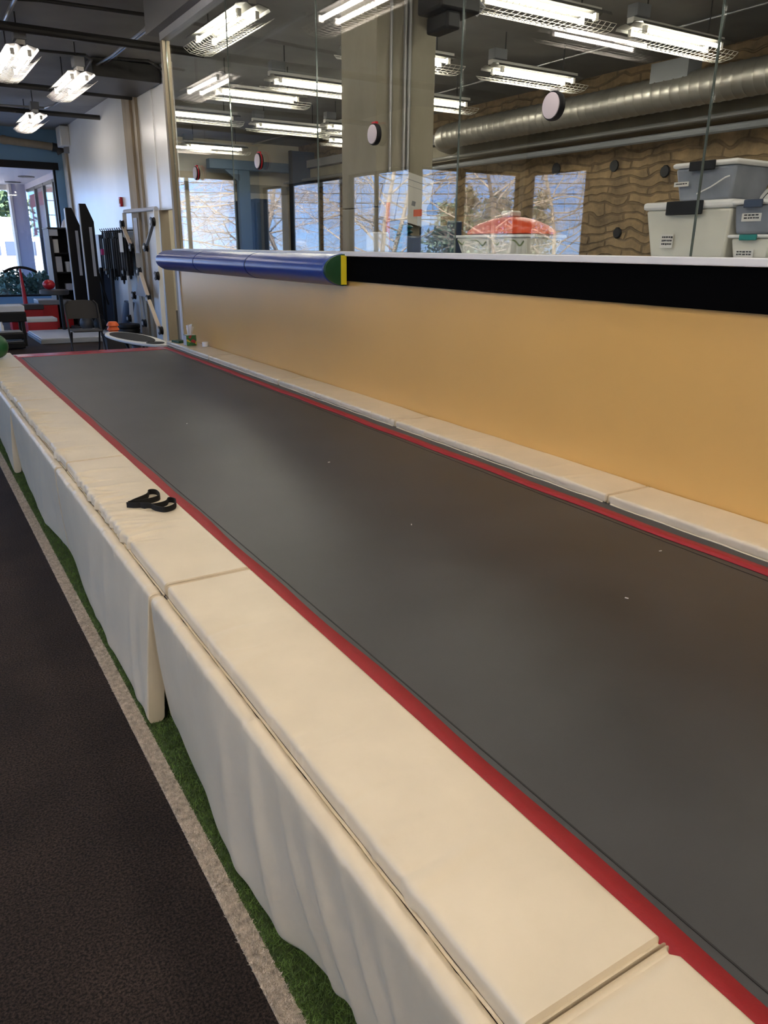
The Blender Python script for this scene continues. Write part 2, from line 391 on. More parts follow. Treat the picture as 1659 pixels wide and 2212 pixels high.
# yellow half wall with its black band, ledge, glass and bulkhead
S('wall_right', MB().box(WX, 3.10, -4.0, 9.58, 0, 1.553), 'yellow_paint')
S('baseboard_right', MB().box(WX-.012, WX, 9.50, 9.58, 0, 1.553), 'white_trim')
S('trim_4', MB().box(2.90, 3.10, -4.0, 9.60, 1.556, 1.590), 'white_trim', bevel=.004)
S('trim_5', MB().box(2.955, 3.045, 9.585, 9.66, 1.593, 3.79), 'tan_trim', bevel=.004)
S('trim_6', MB().box(2.93, 3.08, 9.583, 9.66, 0, 1.553), 'tan_trim')
S('trim_7', MB().box(2.955, 3.045, -4.0, 9.66, 3.795, 3.87), 'light_grey')
S('ceiling_bulkhead', MB().box(2.86, 3.16, -4.0, 9.85, 3.873, CZ), 'soffit_grey')
seams = [9.58, 7.72, 5.89, 4.04, 2.30, 0.50, -1.30, -4.0]
for i in range(len(seams)-1):
    b, a = seams[i]-.002, seams[i+1]+.002
    o = MB().box(GX-.005, GX+.005, a+.003, b-.003, 1.592, 3.795).build('window_%d' % (20+i), 'partition_glass', smooth=False); struct(o)
    for q in (a+.0008, b-.0008): MB().box(GX-.0045, GX+.0045, q-.0008, q+.0008, 1.592, 3.79).build('glass_edge', 'green_edge', o)
# back room
S('wall_back_room_far', MB().box(4.08, 10.3, 20.8, 21.0, 0, CZ), 'beige_wall')
S('wall_back_room_right', MB().box(10.0, 10.3, -4.0, 21.0, 0, CZ), 'rubble_stone')
S('trim_8', MB().box(9.72, 10.0, -4.0, 20.8, 3.28, 3.58), 'concrete')
S('trim_9', MB().box(9.62, 10.0, -4.0, 20.8, 3.60, 3.78), 'soffit_grey')
S('trim_10', MB().box(4.08, 9.7, 20.72, 20.8, 3.02, 3.22), 'concrete')
S('floor_back_room', MB().box(3.1, 10.0, -4.0, 20.8, 0.0, 0.01), 'floor_far')

# ------------------------------------------------------------------ exterior
S('ground', MB().box(-160, 120, -60, 180, -.35, -.15), 'grass_far')
S('ground_road', MB().box(-60, 40, 34, 41, -.15, -.13), 'asphalt')
S('ground_walk', MB().box(-9, 9, 21.7, 33, -.15, -.06), 'ext_white')

def leaf_cloud(mb, c, rad, n, size, rng, shell=.45):
    for _ in range(n):
        d = Vector((rng.gauss(0, 1), rng.gauss(0, 1), rng.gauss(0, 1))).normalized()*(shell + (1-shell)*rng.random())
        p = Vector((c[0]+d.x*rad[0], c[1]+d.y*rad[1], c[2]+d.z*rad[2]))
        a = Vector((rng.gauss(0, 1), rng.gauss(0, 1), rng.gauss(0, 1))).normalized(); b = a.cross(Vector((rng.random(), rng.random(), 1))).normalized()
        s_ = size*(.6+.8*rng.random())
        mb.add([p, p+a*s_*.5+b*s_*.3, p+a*s_, p+a*s_*.5-b*s_*.3], [(0, 1, 2, 3)])
def bare_tree(x, y, h, seed, label, spread=1.0, mats='bark'):
    rng = random.Random(seed); trunk = MB(); br = MB()
    def grow(p, d, L, r, depth):
        n = 5 if depth < 2 else 4 if depth < 4 else 2; pts = [p]; q = p.copy(); dd = d.copy()
        for i in range(n):
            dd = (dd + Vector((rng.gauss(0, .20), rng.gauss(0, .20), rng.gauss(0, .13)-.02))).normalized()
            q = q + dd*L/n; pts.append(q.copy())
        (trunk if depth == 0 else br).tube(pts, r, 7 if depth < 2 else 4 if depth < 3 else 3, r1=r*.5, cap=False)
        if depth >= 5: return
        k = [12, 6, 5, 4, 3][depth]
        for j in range(k):
            t = (.30 + .70*(j+rng.random()*.6)/k) if depth else (.13 + .85*(j+rng.random()*.4)/k)
            i = min(int(t*n), n-1); s0 = pts[i].lerp(pts[i+1], t*n-i)
            ax = dd.cross(Vector((rng.gauss(0, 1), rng.gauss(0, 1), rng.gauss(0, .4)))).normalized()
            nd = (dd*.58 + ax*.9*spread); nd.z = nd.z*.5 + (.12 if depth < 2 else .0); nd.normalize()
            grow(s0, nd, L*(.60 if depth else .55)*(.75+.5*rng.random()), r*(.42 if depth else .34), depth+1)
    grow(Vector((0, 0, 0)), Vector((rng.gauss(0, .08), rng.gauss(0, .08), 1)), h, h*.016, 0)
    t = thing('bare_tree', label, 'tree', (x, y, -.15), group='bare trees outside the windows')
    trunk.build('trunk', mats, t, smooth=False); br.build('branches', mats, t, smooth=False)
bare_tree(-9.3, 36, 8.0, 11, 'bare winter tree with spreading pale branches, seen in the glass through the far end window')
bare_tree(-4.6, 42, 8.5, 12, 'bare tree behind the nearer one outside the end window')
bare_tree(-11.0, 28.5, 7.0, 13, 'bare tree with pale limbs outside the far left windows')
bare_tree(-15.5, 35, 8.0, 14, 'bare tree standing between two others outside the left windows')
bare_tree(-12.8, 23.0, 6.0, 15, 'nearest bare tree beside the left window wall, low twiggy crown')
bare_tree(-20.5, 28, 6.5, 16, 'bare tree in the reflection left of the concrete column')
bare_tree(-13.5, 46, 9.5, 17, 'tall bare tree far beyond the road')
bare_tree(-12.0, 40.5, 8.0, 20, 'bare tree at the kerb of the road beyond the left windows')
def pine(x, y, h, rw, seed, label, name='pine_tree', m='pine_leaf', n=2600, size=.35):
    rng = random.Random(seed); t = thing(name, label, 'tree', (x, y, -.15), group='evergreens far outside')
    MB().tube([(0, 0, 0), (0, 0, h*.9)], h*.02, 6, r1=h*.006).build('trunk', 'bark_dark', t)
    mb = MB()
    for k in range(9):
        f_ = k/8; rr = rw*(1-.75*f_)
        for j in range(3):
            a = rng.random()*6.28
            leaf_cloud(mb, (math.cos(a)*rr*.5, math.sin(a)*rr*.5, h*(.22+.74*f_)), (rr*.75, rr*.75, h*.09), n//27, size, rng, .1)
    mb.build('foliage', m, t, smooth=False)
pine(-47, 58, 6.8, 2.2, 31, 'distant tree left of the brown post, seen against blue sky in the glass')
pine(-56, 55, 7.6, 2.4, 32, 'distant rounded tree right of the brown post, seen against blue sky in the glass')
pine(-60, 50, 6.6, 3.2, 33, 'distant grey tree at the right end of the reflected windows')
pine(-22, 34, 4.6, 2.6, 34, 'green evergreen reflected low beside the concrete column', size=.3)
pine(4.6, 46, 9.0, 2.8, 35, 'dark green evergreen beyond the road left of the walkway column', n=3500)
pine(-13, 26, 3.4, 1.6, 36, 'yellow green bush reflected low at the left of the concrete column', name='evergreen_bush', m='shrub_leaf', size=.2)
pine(-27, 43, 5.5, 3.4, 37, 'broad green evergreen reflected just right of the concrete column', size=.35)
dv, pv = Vector((-.656, .755, 0)), Vector((.755, .656, 0))
for k, (z, nm) in enumerate(((7.15, 'topmost'), (6.55, 'second from the top'), (5.85, 'third from the top'), (5.2, 'fourth from the top'), (4.1, 'lowest'))):
    c = Vector((6, 0, 0)) + dv*60
    pts = [c + pv*u + Vector((0, 0, z - .35*(1-(u/45)**2))) for u in np.linspace(-45, 45, 13)]
    tag(MB().tube(pts, .035, 4).build('power_wire', 'black_plastic'), 'thin dark power wire crossing the reflected sky, %s of five' % nm, 'wire', 'overhead power wires')
for u, nm in ((-45, 'left'), (45, 'right')):
    c = Vector((6, 0, 0)) + dv*60 + pv*u
    t = thing('utility_pole', 'wooden utility pole carrying the power wires at their %s end' % nm, 'pole', (c.x, c.y, -.15), group='utility poles')
    MB().tube([(0, 0, 0), (0, 0, 8.2)], .14, 8, r1=.1).build('pole', 'bark_dark', t)
    MB().bar((-pv.y*1.1, pv.x*1.1, 7.3), (pv.y*1.1, -pv.x*1.1, 7.3), .1, .12).build('crossarm', 'bark_dark', t)
# covered walkway outside the end window
S('canopy_soffit', MB().box(1.0, 9.0, 21.75, 31.6, 3.62, 3.8), 'ext_white')
S('canopy_fascia', MB().box(1.0, 9.0, 31.6, 31.8, 3.45, 3.85), 'ext_cream')
t = thing('walkway_column', 'pale square column holding up the walkway roof outside', 'column', (4.0, 31.0, -.06))
MB().box(-.10, .36, 0, .5, 0, 3.68).build('shaft', 'ext_lilac', t); MB().box(-.18, -.10, -.02, .5, 0, 3.68).build('lit_edge', 'ext_cream', t)  # cream strip: the column's lit left edge put into colour
for x, y, nm in ((3.92, 27.4, 'nearer'), (3.86, 30.0, 'farther')):
    o = MB().lathe([(.24, 0), (.24, .015), (.20, .02)], n=20).build('recessed_light', 'dark_grey', loc=(x, y, 3.595)); tag(o, '%s round dark downlight in the white walkway soffit' % nm, 'light', 'walkway downlights')
SFX = 4.34
st = MB(); st.box(SFX, SFX+.15, 21.9, 31.4, -.06, .25); st.box(SFX, SFX+.15, 21.9, 31.4, 3.45, 3.62)
S('wall_storefront', st, 'ext_lilac')
_sy = [22.2, 23.9, 25.6, 27.3, 29.0, 30.9]
for i in range(5):
    a, b = _sy[i], _sy[i+1]
    root = bpy.data.objects.new('window_%d' % (40+i), None); C.objects.link(root); struct(root)
    fr = MB(); fr.box(SFX, SFX+.1, a, a+.12, .25, 3.45); fr.box(SFX+.01, SFX+.09, a+.12, b, .25, .33); fr.box(SFX+.01, SFX+.09, a+.12, b, 3.37, 3.45)
    fr.build('window_frame', 'dark_grey', root)
    MB().box(SFX+.04, SFX+.05, a+.12, b, .33, 3.37).build('pane', 'window_glass', root)
    MB().box(SFX+.3, SFX+.32, a+.05, b+.05, 0, 3.5).build('blind', 'light_grey', root)
    sg = MB(); sg.box(SFX+.055, SFX+.06, a+.3, b-.3, 2.85, 3.25)
    if i % 2 == 0: sg.box(SFX+.055, SFX+.06, b-.75, b-.45, 2.1, 2.85); sg.box(SFX+.055, SFX+.06, b-1.0, b-.3, 1.95, 2.15)
    tag(sg.build('poster', 'red_sign', smooth=False), 'red and white poster high in storefront pane, %s along the walkway' % ('nearest', 'second', 'third', 'fourth', 'farthest')[i], 'poster', 'storefront posters')
rng = random.Random(5)
for k, (x, y, rx, h, lab) in enumerate(((2.85, 25.5, .5, .95, 'bushy green shrub outside below the window at left'), (3.72, 25.9, .5, .85, 'round green shrub outside beside the storefront'), (2.05, 26.8, .5, .8, 'small green shrub outside, half hidden by the frame edge'))):
    mb = MB(); leaf_cloud(mb, (0, 0, h*.55), (rx, .55, h*.5), 1500, .13, rng, .55)
    tag(mb.build('shrub', 'shrub_leaf', loc=(x, y, -.06), smooth=False), lab, 'shrub', 'shrubs outside the end window')
mm = MB(); n = 16
for i in range(n+1):
    for j in range(n+1):
        u, v = i/n*2-1, j/n*2-1; mm.v.append((u*1.3, v*3.2, max(0, .75*(1-u*u)*(1-v*v)) + .05*math.sin(9*u+5*v)))
for i in range(n):
    for j in range(n): mm.f.append((i*(n+1)+j, (i+1)*(n+1)+j, (i+1)*(n+1)+j+1, i*(n+1)+j+1))
tag(mm.build('mulch_mound', 'mulch', loc=(2.2, 30.5, -.07)), 'low mound of golden mulch outside behind the shrubs', 'mulch', kind='stuff')
t = thing('parked_van', 'white van parked by the road beyond the walkway', 'van', (4.2, 37.5, -.13))
MB().prism([(-2.3, .45), (2.3, .45), (2.3, 1.15), (1.7, 1.3), (1.25, 2.1), (-2.3, 2.1)], -.9, .9, 'y').build('body', 'ext_white', t, bevel=.06)
wn = MB(); wn.box(-2.0, -.3, -.915, -.90, 1.35, 1.9); wn.box(-.1, 1.05, -.915, -.90, 1.35, 1.9); wn.build('side_window', 'slate_plastic', t)
for x in (-1.4, 1.4): MB().lathe([(.33, -.1), (.36, -.05), (.36, .05), (.33, .1)], (x, -.82, .36), 'y', 20).build('wheel', 'black_plastic', t)
t = thing('roadside_sign', 'white rectangular sign board on posts beyond the road, left edge', 'sign', (4.75, 43.0, -.15))
MB().box(-.45, .45, -.05, .05, 1.75, 3.05).build('board', 'ext_white', t)
for x in (-.38, .38): MB().box(x-.04, x+.04, -.04, .04, 0, 1.75).build('post', 'mid_grey', t)

# ------------------------------------------------------------------ ceiling services
def pipe(name, pts, r, m, label, cat='pipe', group=None, n=10):
    p0 = Vector(pts[0]); o = MB().tube([Vector(p)-p0 for p in pts], r, n).build(name, m, loc=p0)
    return tag(o, label, cat, group)
pipe('sprinkler_pipe', [(-3, 10.92, 4.0), (1.5, 10.92, 4.0), (3.9, 10.9, 4.0)], .05, 'pipe_dark', 'thick dark pipe crossing the ceiling, nearest of three', group='dark ceiling pipes')
pipe('sprinkler_pipe', [(-3, 14.65, 4.0), (3.93, 14.56, 4.0)], .045, 'pipe_dark', 'dark pipe crossing the ceiling behind the first, ending at the pillar', group='dark ceiling pipes')
pipe('sprinkler_pipe', [(-3, 17.3, 4.0), (3.93, 17.12, 4.0)], .045, 'pipe_dark', 'farthest dark pipe crossing the ceiling above the last lamp', group='dark ceiling pipes')
pipe('conduit_pipe', [(3.08, 10.0, 4.12), (3.06, 12.3, 4.12), (3.0, 13.3, 4.12), (2.95, 16.0, 4.12)], .018, 'conduit', 'thin metal conduit running along the ceiling edge by the glass', 'conduit', 'metal conduits')
pipe('conduit_pipe', [(3.16, 10.0, 4.15), (3.14, 12.3, 4.15), (3.1, 13.3, 4.15), (3.05, 14.0, 4.15)], .018, 'conduit', 'second metal conduit beside the ceiling edge, nearer the wall', 'conduit', 'metal conduits')
pipe('conduit_pipe', [(1.6, 8.9, 4.1), (1.57, 10.2, 4.1), (1.58, 11.6, 4.1)], .022, 'conduit', 'short metal conduit above the lamp at upper left', 'conduit', 'metal conduits')
pipe('conduit_pipe', [(.4, 10.4, 4.12), (1.44, 10.28, 4.12), (1.83, 10.12, 4.12), (2.7, 10.05, 4.12), (3.05, 10.1, 4.14)], .02, 'pipe_dark', 'slim dark conduit bending across the ceiling near the top edge', 'conduit')
pipe('conduit_pipe', [(1.8, 12.6, 4.12), (2.02, 12.56, 4.12), (2.75, 12.45, 4.12), (2.86, 12.6, 4.1), (2.88, 13.1, 4.06)], .018, 'pipe_dark', 'black conduit leading to the middle lamp at left', 'conduit')
pipe('conduit_pipe', [(-1, 17.5, 4.1), (2.2, 17.42, 4.1), (2.95, 17.25, 4.1), (3.05, 16.8, 4.1), (3.1, 15.06, 4.1), (2.9, 13.7, 4.1)], .02, 'conduit', 'conduit bending from the far lamp toward the middle lamp', 'conduit', 'metal conduits')
pipe('conduit_pipe', [(3.15, 12.3, 4.1), (3.55, 12.2, 4.1), (3.94, 12.5, 4.02)], .018, 'pipe_dark', 'short dark conduit bending down to the white wall top', 'conduit')
tag(MB().box(2.95, 3.95, 13.0, 14.4, 3.98, 4.22).build('duct_box', 'pipe_dark', bevel=.01), 'dark boxy duct under the ceiling against the white wall', 'duct')
t = thing('drain_pipe', 'tan drain pipe slanting across the blue end wall', 'pipe', (0, 21.25, 0))
MB().tube([(-.6, 0, 4.13), (2.6, 0, 3.93), (3.72, 0, 3.85)], .085, 14).build('pipe', 'tan_trim', t)
MB().tube([(2.62, 0, 3.93), (2.70, 0, 3.925)], .10, 14).build('coupling', 'tan_trim', t)
MB().tube([(3.70, 0, 3.85), (3.84, 0, 3.83), (3.90, 0, 3.72)], .10, 14).build('elbow', 'pipe_dark', t)
t = thing('wall_speaker', 'white bracket box high in the far corner beside the blue wall', 'speaker', (3.85, 20.6, 4.02))
MB().box(-.10, .10, -.25, .25, -.22, .2).build('box', 'white_enamel', t, bevel=.02); MB().box(0, .1, -.05, .05, -.35, -.22).build('bracket', 'mid_grey', t)

# ------------------------------------------------------------------ light fixtures (local x = length)
def make_fixture(tube_m, name, label, group, L=1.62):
    t = thing(name, label, 'light', (0, 0, 0), group=group); h = L/2
    MB().box(-h+.06, h-.06, -.045, .045, .06, .115).build('housing', 'white_enamel', t, bevel=.006)
    rf = MB()
    prof = [(-.19, .020), (-.172, .044), (-.06, .066), (0, .034), (.06, .066), (.172, .044), (.19, .020)]
    up = [(y, z+.006) for y, z in prof]
    vs = [(x, y, z) for x in (-h+.06, h-.06) for y, z in prof] + [(x, y, z) for x in (-h+.06, h-.06) for y, z in up]
    fs = []
    for i in range(6): fs += [(i, i+1, 7+i+1, 7+i), (14+i, 21+i, 21+i+1, 14+i+1), (i, 14+i, 14+i+1, i+1), (7+i, 7+i+1, 21+i+1, 21+i)]
    fs += [(0, 7, 21, 14), (6, 20, 27, 13)]
    rf.add(vs, fs).build('reflector', 'reflector_grey', t, smooth=False)
    for y in (-.095, .095):
        MB().tube([(-.60, y, .0), (.60, y, .0)], .019, 10).build('tube', tube_m, t)
    for x in (-.62, .62):
        for y in (-.095, .095): MB().box(x-.02, x+.02, y-.02, y+.02, -.03, .035).build('tube_socket', 'white_enamel', t)
    g = MB()
    gp = [(-.20, -.05), (-.13, -.10), (0, -.115), (.13, -.10), (.20, -.05)]
    for y, z in gp + [(-.165, -.078), (-.065, -.11), (.065, -.11), (.165, -.078)]: g.tube([(-h, y, z), (h, y, z)], .0026, 4)
    for k in range(23):
        x = -h + L*k/22; g.tube([(x, y, z) for y, z in gp], .0022, 4)
    g.build('wire_guard', 'wire_white', t, smooth=False)
    MB().box(-h+.08, -h+.28, -.07, .07, .12, .24).build('junction_box', 'box_grey', t, bevel=.006)
    for x in (-h+.3, h-.3): MB().tube([(x, 0, .11), (x, 0, CZ-3.8-.001)], .008, 6).build('hanger_rod', 'pipe_dark', t)
    return t
LZ = 3.8
front = [(2.60, 12.9, 90, 'twin tube wire guard lamp over the left aisle, middle one seen directly'),
         (2.62, 16.95, 90, 'farthest twin tube wire guard lamp near the blue end wall'),
         (1.72, 11.8, 90, 'twin tube wire guard lamp cut by the left picture edge'),
         (1.82, 7.3, 90, 'twin tube lamp reflected in the glass above the concrete column'),
         (-1.0, 6.9, 0, 'crosswise twin tube lamp reflected dimly at the upper right of the glass'),
         (-.2, 19.0, 0, 'crosswise twin tube lamp added to brighten the blue end wall, seen only in the glass'),  # extra lamp, added because the blue wall was too dark
         (2.50, 4.7, 90, 'added twin tube lamp over the track out of sight above the picture')]  # unseen, added to light the near pads
for i, x in enumerate((2.4, .6, -1.2, -3.0, -4.8)):  # grid of unseen extra lamps, added to light the foreground
    for j, y in enumerate((3.0, .9, -1.2, -3.2)):
        front.append((x, y, 90, 'added tube lamp out of the picture, %s row from the track, %s the photographer' % (('first', 'second', 'third', 'fourth', 'fifth')[i], ('well before', 'just before', 'just behind', 'well behind')[j])))
f0 = make_fixture('tube_front', 'ceiling_light', front[0][3], 'front room strip lights')
for i, (x, y, r, lab) in enumerate(front):
    if i == 0: f0.location = (x, y, LZ); f0.rotation_euler = (0, 0, math.radians(r)); f0['label'] = lab
    else: dup(f0, (x, y, LZ), (0, 0, math.radians(r)), lab)
back = [(5.70, 6.42, 'crosswise strip light behind the glass cut by the top picture edge'),
        (7.68, 6.44, 'large crosswise strip light at the upper right behind the glass'),
        (7.66, 8.70, 'crosswise strip light behind the glass right of the seam, above the reaction disc'),
        (5.60, 8.75, 'strip light whose end shows just right of the concrete column, upper one'),
        (5.58, 10.93, 'strip light cut by the left edge of the concrete column'),
        (7.55, 10.95, 'strip light showing right of the concrete column, lower one'),
        (5.15, 12.10, 'strip light behind the far glass below the two reflected lamps'),
        (4.98, 14.45, 'strip light behind the leftmost glass pane, touching its left edge'),
        (6.92, 14.80, 'strip light low behind the second far glass pane'),
        (8.10, 14.15, 'short visible strip light ending at the column, behind the glass'),
        (6.80, 18.6, 'farthest strip light behind the leftmost glass pane'),
        (3.40, 8.78, 'lengthwise twin tube lamp right behind the top left corner of the glass'),
        (5.6, 4.3, 'strip light added above the picture over the white bins'),  # out of view, added for more light on bins and totes
        (5.6, 2.2, 'strip light added above the picture nearest the totes'),  # unseen extra lamp brightening the totes
        (9.0, 15.8, 'added strip light hidden behind the concrete column far back'),  # added out of sight to lighten the beige far wall
        (7.7, 2.2, 'strip light over the storage totes out of the picture')]
b0 = make_fixture('tube_back', 'ceiling_light', back[0][2], 'back room strip lights')
for i, (x, y, lab) in enumerate(back):
    if i == 0: b0.location = (x, y, LZ)
    else: dup(b0, (x, y, LZ), (0, 0, PI/2) if 'lengthwise' in lab else None, lab)

# ------------------------------------------------------------------ tumbling track
BZ = .50
t = thing('tumbling_track', 'long dark tumbling track with red edging beside the yellow wall', 'track', (1.75, 4, 0))
def tl(x): return x-1.75
MB().box(tl(.70), tl(2.90), -5.0, 5.02, 0.012, .455).build('frame', 'black_frame', t)
bd = MB(); nx, ny = 12, 60
MB().box(tl(.86), tl(2.70), -5.0, 4.83, .462, BZ).build('bed', 'bed_mesh', t)
sg = MB(); sg.box(tl(.990), tl(.994), -5.0, 4.82, BZ, BZ+.0012); sg.box(tl(2.478), tl(2.482), -5.0, 4.82, BZ, BZ+.0012)
sg.build('bed_seam', 'black_frame', t)
def strip(x0, x1, sag):
    mb = MB(); n = 90
    for i in range(n+1):
        y = -5.0 + 10.0*i/n; dx = .004*math.sin(i*.9)+.003*math.sin(i*.37)
        for x in (x0, (x0+x1)/2, x1): mb.v.append((tl(x)+dx*sag, y, BZ+.003+(.003 if x == (x0+x1)/2 else 0)))
    for i in range(n):
        for j in range(2): mb.f.append((i*3+j, i*3+j+1, i*3+4+j, i*3+3+j))
    return mb
for x0, x1 in ((.875, .972), (2.512, 2.583)):
    o = strip(x0, x1, 1).build('red_edging', 'red_web', t); md = o.modifiers.new('solid', 'SOLIDIFY'); md.thickness = .003
MB().box(tl(.875), tl(2.585), 4.83, 5.06, .462, BZ+.004).build('end_strip', 'red_vinyl', t, bevel=.004)
# a few pale specks of lint on the bed
for k, (x, y) in enumerate(((1.86, 3.58), (1.70, 2.52), (1.93, 1.55), (2.38, 1.78), (1.49, 4.9))):
    tag(MB().box(-.006, .006, -.002, .002, 0, .002).build('lint_speck', 'white_plastic', loc=(x, y, BZ), rot=(0, 0, k)), 'tiny pale speck of lint lying on the dark track bed', 'lint', 'lint specks on the track')

def pad_mesh(L, sec, wr, seed, off=None, ny=150, er=.009, jit=.0015):
    """sweep a rounded section along y: sec = list of (x,z,nx,nz); wr(x,z,y) -> outward displacement (arrays)"""
    mb = MB(); ns = len(sec)
    ys = [(er*(1-math.sin(PI/2*k/5)), er*math.cos(PI/2*k/5)) for k in range(6)]      # (y, inset) round the two ends
    core = np.linspace(er, L-er, ny)[1:-1]
    st = np.array([(y, i) for y, i in ys[::-1]] + [(y, 0) for y in core] + [(L-y, i) for y, i in ys])
    st = np.array(sorted(st.tolist()))
    A = np.array(sec); Y = np.repeat(st[:, 0], ns); I = np.repeat(st[:, 1], ns)
    X, Z, NX, NZ = (np.tile(A[:, k], len(st)) for k in range(4))
    D = wr(X, Z, Y) - I; PX = X+NX*D; PZ = Z+NZ*D
    if off is not None: PX = PX + off(Y, PZ)
    mb.v = np.c_[PX, Y, PZ].tolist(); k = len(st)-1
    for i in range(k):
        for j in range(ns): mb.f.append((i*ns+j, i*ns+(j+1) % ns, (i+1)*ns+(j+1) % ns, (i+1)*ns+j))
    mb.f.append(tuple(range(ns))); mb.f.append(tuple(k*ns+j for j in range(ns))[::-1])
    return mb
def rr_section(x0, x1, z0, z1, r, nxs, nzs, q=4):
    pts = []
    for cx, cz, a0 in ((x1-r, z0+r, -PI/2), (x1-r, z1-r, 0), (x0+r, z1-r, PI/2), (x0+r, z0+r, PI)):
        for k in range(q+1):
            a = a0 + PI/2*k/q; pts.append((cx+r*math.cos(a), cz+r*math.sin(a), math.cos(a), math.sin(a)))
        if a0 == -PI/2: seg = [(x1, z0+r+(z1-z0-2*r)*k/nzs, 1, 0) for k in range(1, nzs)]
        elif a0 == 0: seg = [(x1-r-(x1-x0-2*r)*k/nxs, z1, 0, 1) for k in range(1, nxs)]
        elif a0 == PI/2: seg = [(x0, z1-r-(z1-z0-2*r)*k/nzs, -1, 0) for k in range(1, nzs)]
        else: seg = [(x0+r+(x1-x0-2*r)*k/nxs, z0, 0, -1) for k in range(1, nxs)]
        pts += seg
    return pts
def wrinkles(seed, L, x_out, W, n, amp, side=1, band=(.0, 1.0)):
    rng = random.Random(seed)
    R = [(L*(band[0]+(band[1]-band[0])*rng.random()), .007+.013*rng.random(), rng.gauss(0, .16), amp*(.35+.9*rng.random())*rng.choice((1, 1, -.7)), .15+.95*rng.random()**1.3, rng.random()*6) for _ in range(n)]
    waves = [(rng.random()*6.28, 4+9*rng.random(), rng.random()*3) for _ in range(4)]
    def f(x, z, y):
        u = side*(x-x_out)/W; d = np.zeros_like(y)
        for yc, w_, k, a, ln, ph in R:
            q = (y-yc-k*(x-x_out)-.012*np.sin(ph+x*22))/w_
            d += a*np.exp(-q*q)*np.clip(1-np.maximum(u, 0)/ln, 0, 1)
        for p, s_, c in waves: d += amp*.10*np.sin(y*s_+p+c*u)
        return d
    return f
yl = [-1.22, .560, 2.355, 4.14, 6.06, 7.85, 8.98]
plab = ['nearest cream top pad along the left track edge, cut by the lower right picture corner', 'long cream top pad in the foreground on the left track edge',
        'wrinkled cream top pad with the black strap on it', 'wrinkled cream top pad behind the one with the strap', 'far wrinkled cream top pad third behind the strap pad', 'farthest cream top pad on the left edge, with the green ball']
for i in range(6):
    L = yl[i+1]-yl[i]-.006
    n = (3, 12, 38, 40, 40, 10)[i]; amp = (.002, .0045, .0105, .011, .011, .005)[i]
    t = thing('edge_pad', plab[i], 'pad', (.602, yl[i], .488), group='cream pads on the left track edge')
    f = wrinkles(40+i, L, 0, .30, n, amp, band=((0, 1), (.15, .85), (.22, .88), (.1, .9), (.1, .9), (.1, .9))[i])
    g = lambda x, z, y, f=f: f(x, z, y)*np.where(z > .012, 1, .15)*np.where(x > .24, np.clip((.305-x)/.065, .1, 1), 1)
    pad_mesh(L, rr_section(0, .302, 0, .049, .013, 22, 3), g, i, ny=(120, 360, 420, 420, 360, 200)[i], er=.009).build('cover', 'cream_vinyl', t)
    MB().tube([(-.0015, .02+k*(L-.04)/30, .004+.0015*math.sin(k*1.7)) for k in range(31)], .0035, 6).build('piping', 'cream_vinyl', t)
# side panels hanging from the track edge
pl = [-1.25, .585, 2.385, 4.20, 6.05, 7.85, 9.0]
flab = ['nearest cream side panel, at the bottom picture edge', 'large cream side panel in the foreground with soft vertical folds', 'cream side panel flaring outward beside the dark gap',
        'cream side panel third back from the foreground', 'far cream side panel at the left picture edge', 'farthest cream side panel along the aisle']
def foff(i):
    prof = [(0, .03, .03), (0, .075, .005), (-.0, .02, -.03)][0]
    tab = {0: [(0, .02), (.5, -.01), (1, .02)], 1: [(0, .035), (.28, .045), (.50, -.020), (.62, -.022), (.80, .012), (1, .035)],
           2: [(0, -.040), (.10, -.035), (.3, -.035), (.6, -.02), (1, .022)], 3: [(0, .022), (.35, -.02), (.7, .0), (1, .02)],
           4: [(0, -.035), (.5, -.01), (1, .02)], 5: [(0, .02), (1, .0)]}[i]
    def f(u):
        for (a, p), (b, q) in zip(tab, tab[1:]):
            if u <= b: return p+(q-p)*sm((u-a)/(b-a))
        return tab[-1][1]
    return f
for i in range(6):
    L = pl[i+1]-pl[i]-.008; H = .492; fo = foff(i)
    t = thing('side_panel', flab[i], 'pad', (.552, pl[i], .006), group='cream panels down the left track side')
    rng = random.Random(70+i); folds = [(rng.random()*L, .02+.05*rng.random(), rng.gauss(.1, .2), .008*rng.random()) for _ in range((4, 4, 3, 3, 3, 2)[i])]
    if i == 1: folds += [(.42, .030, .55, .014), (.58, .035, .50, .017), (.72, .022, .45, .011), (.90, .045, .40, .014), (.30, .028, .5, .012), (1.12, .05, .3, .009)]
    if i == 2: folds += [(.25, .05, .2, .008), (1.0, .06, .15, .006)]
    wt = wrinkles(90+i, L, 0, .3, 30, .0022)
    def wr(x, z, y, wt=wt, folds=folds):
        h = np.clip(1-z/.49, 0, 1); d = np.zeros_like(y)
        for yc, w_, k, a in folds:
            q = (y-yc-k*(z-.4))/w_; d += a*np.exp(-q*q)*np.minimum(1, h*2.2)
        d += np.where(x < .02, .006*np.sin(PI*np.clip(z/.49, 0, 1)), 0)
        return d + np.where(z > .45, wt(x, z, y), 0)
    def off(y, z, fo=fo, L=L):
        return np.array([fo(u) for u in np.clip(y/L, 0, 1)])*np.clip(1-z/.47, 0, 1)**1.15
    pad_mesh(L, rr_section(0, .048, 0, H, .018, 3, 16), wr, i, off, ny=260).build('cover', 'cream_vinyl', t)
    MB().tube([(.051, .01+k*(L-.02)/24, H-.008+.001*math.sin(k*2.1)) for k in range(25)], .0028, 6).build('seam', 'grey_seam', t)
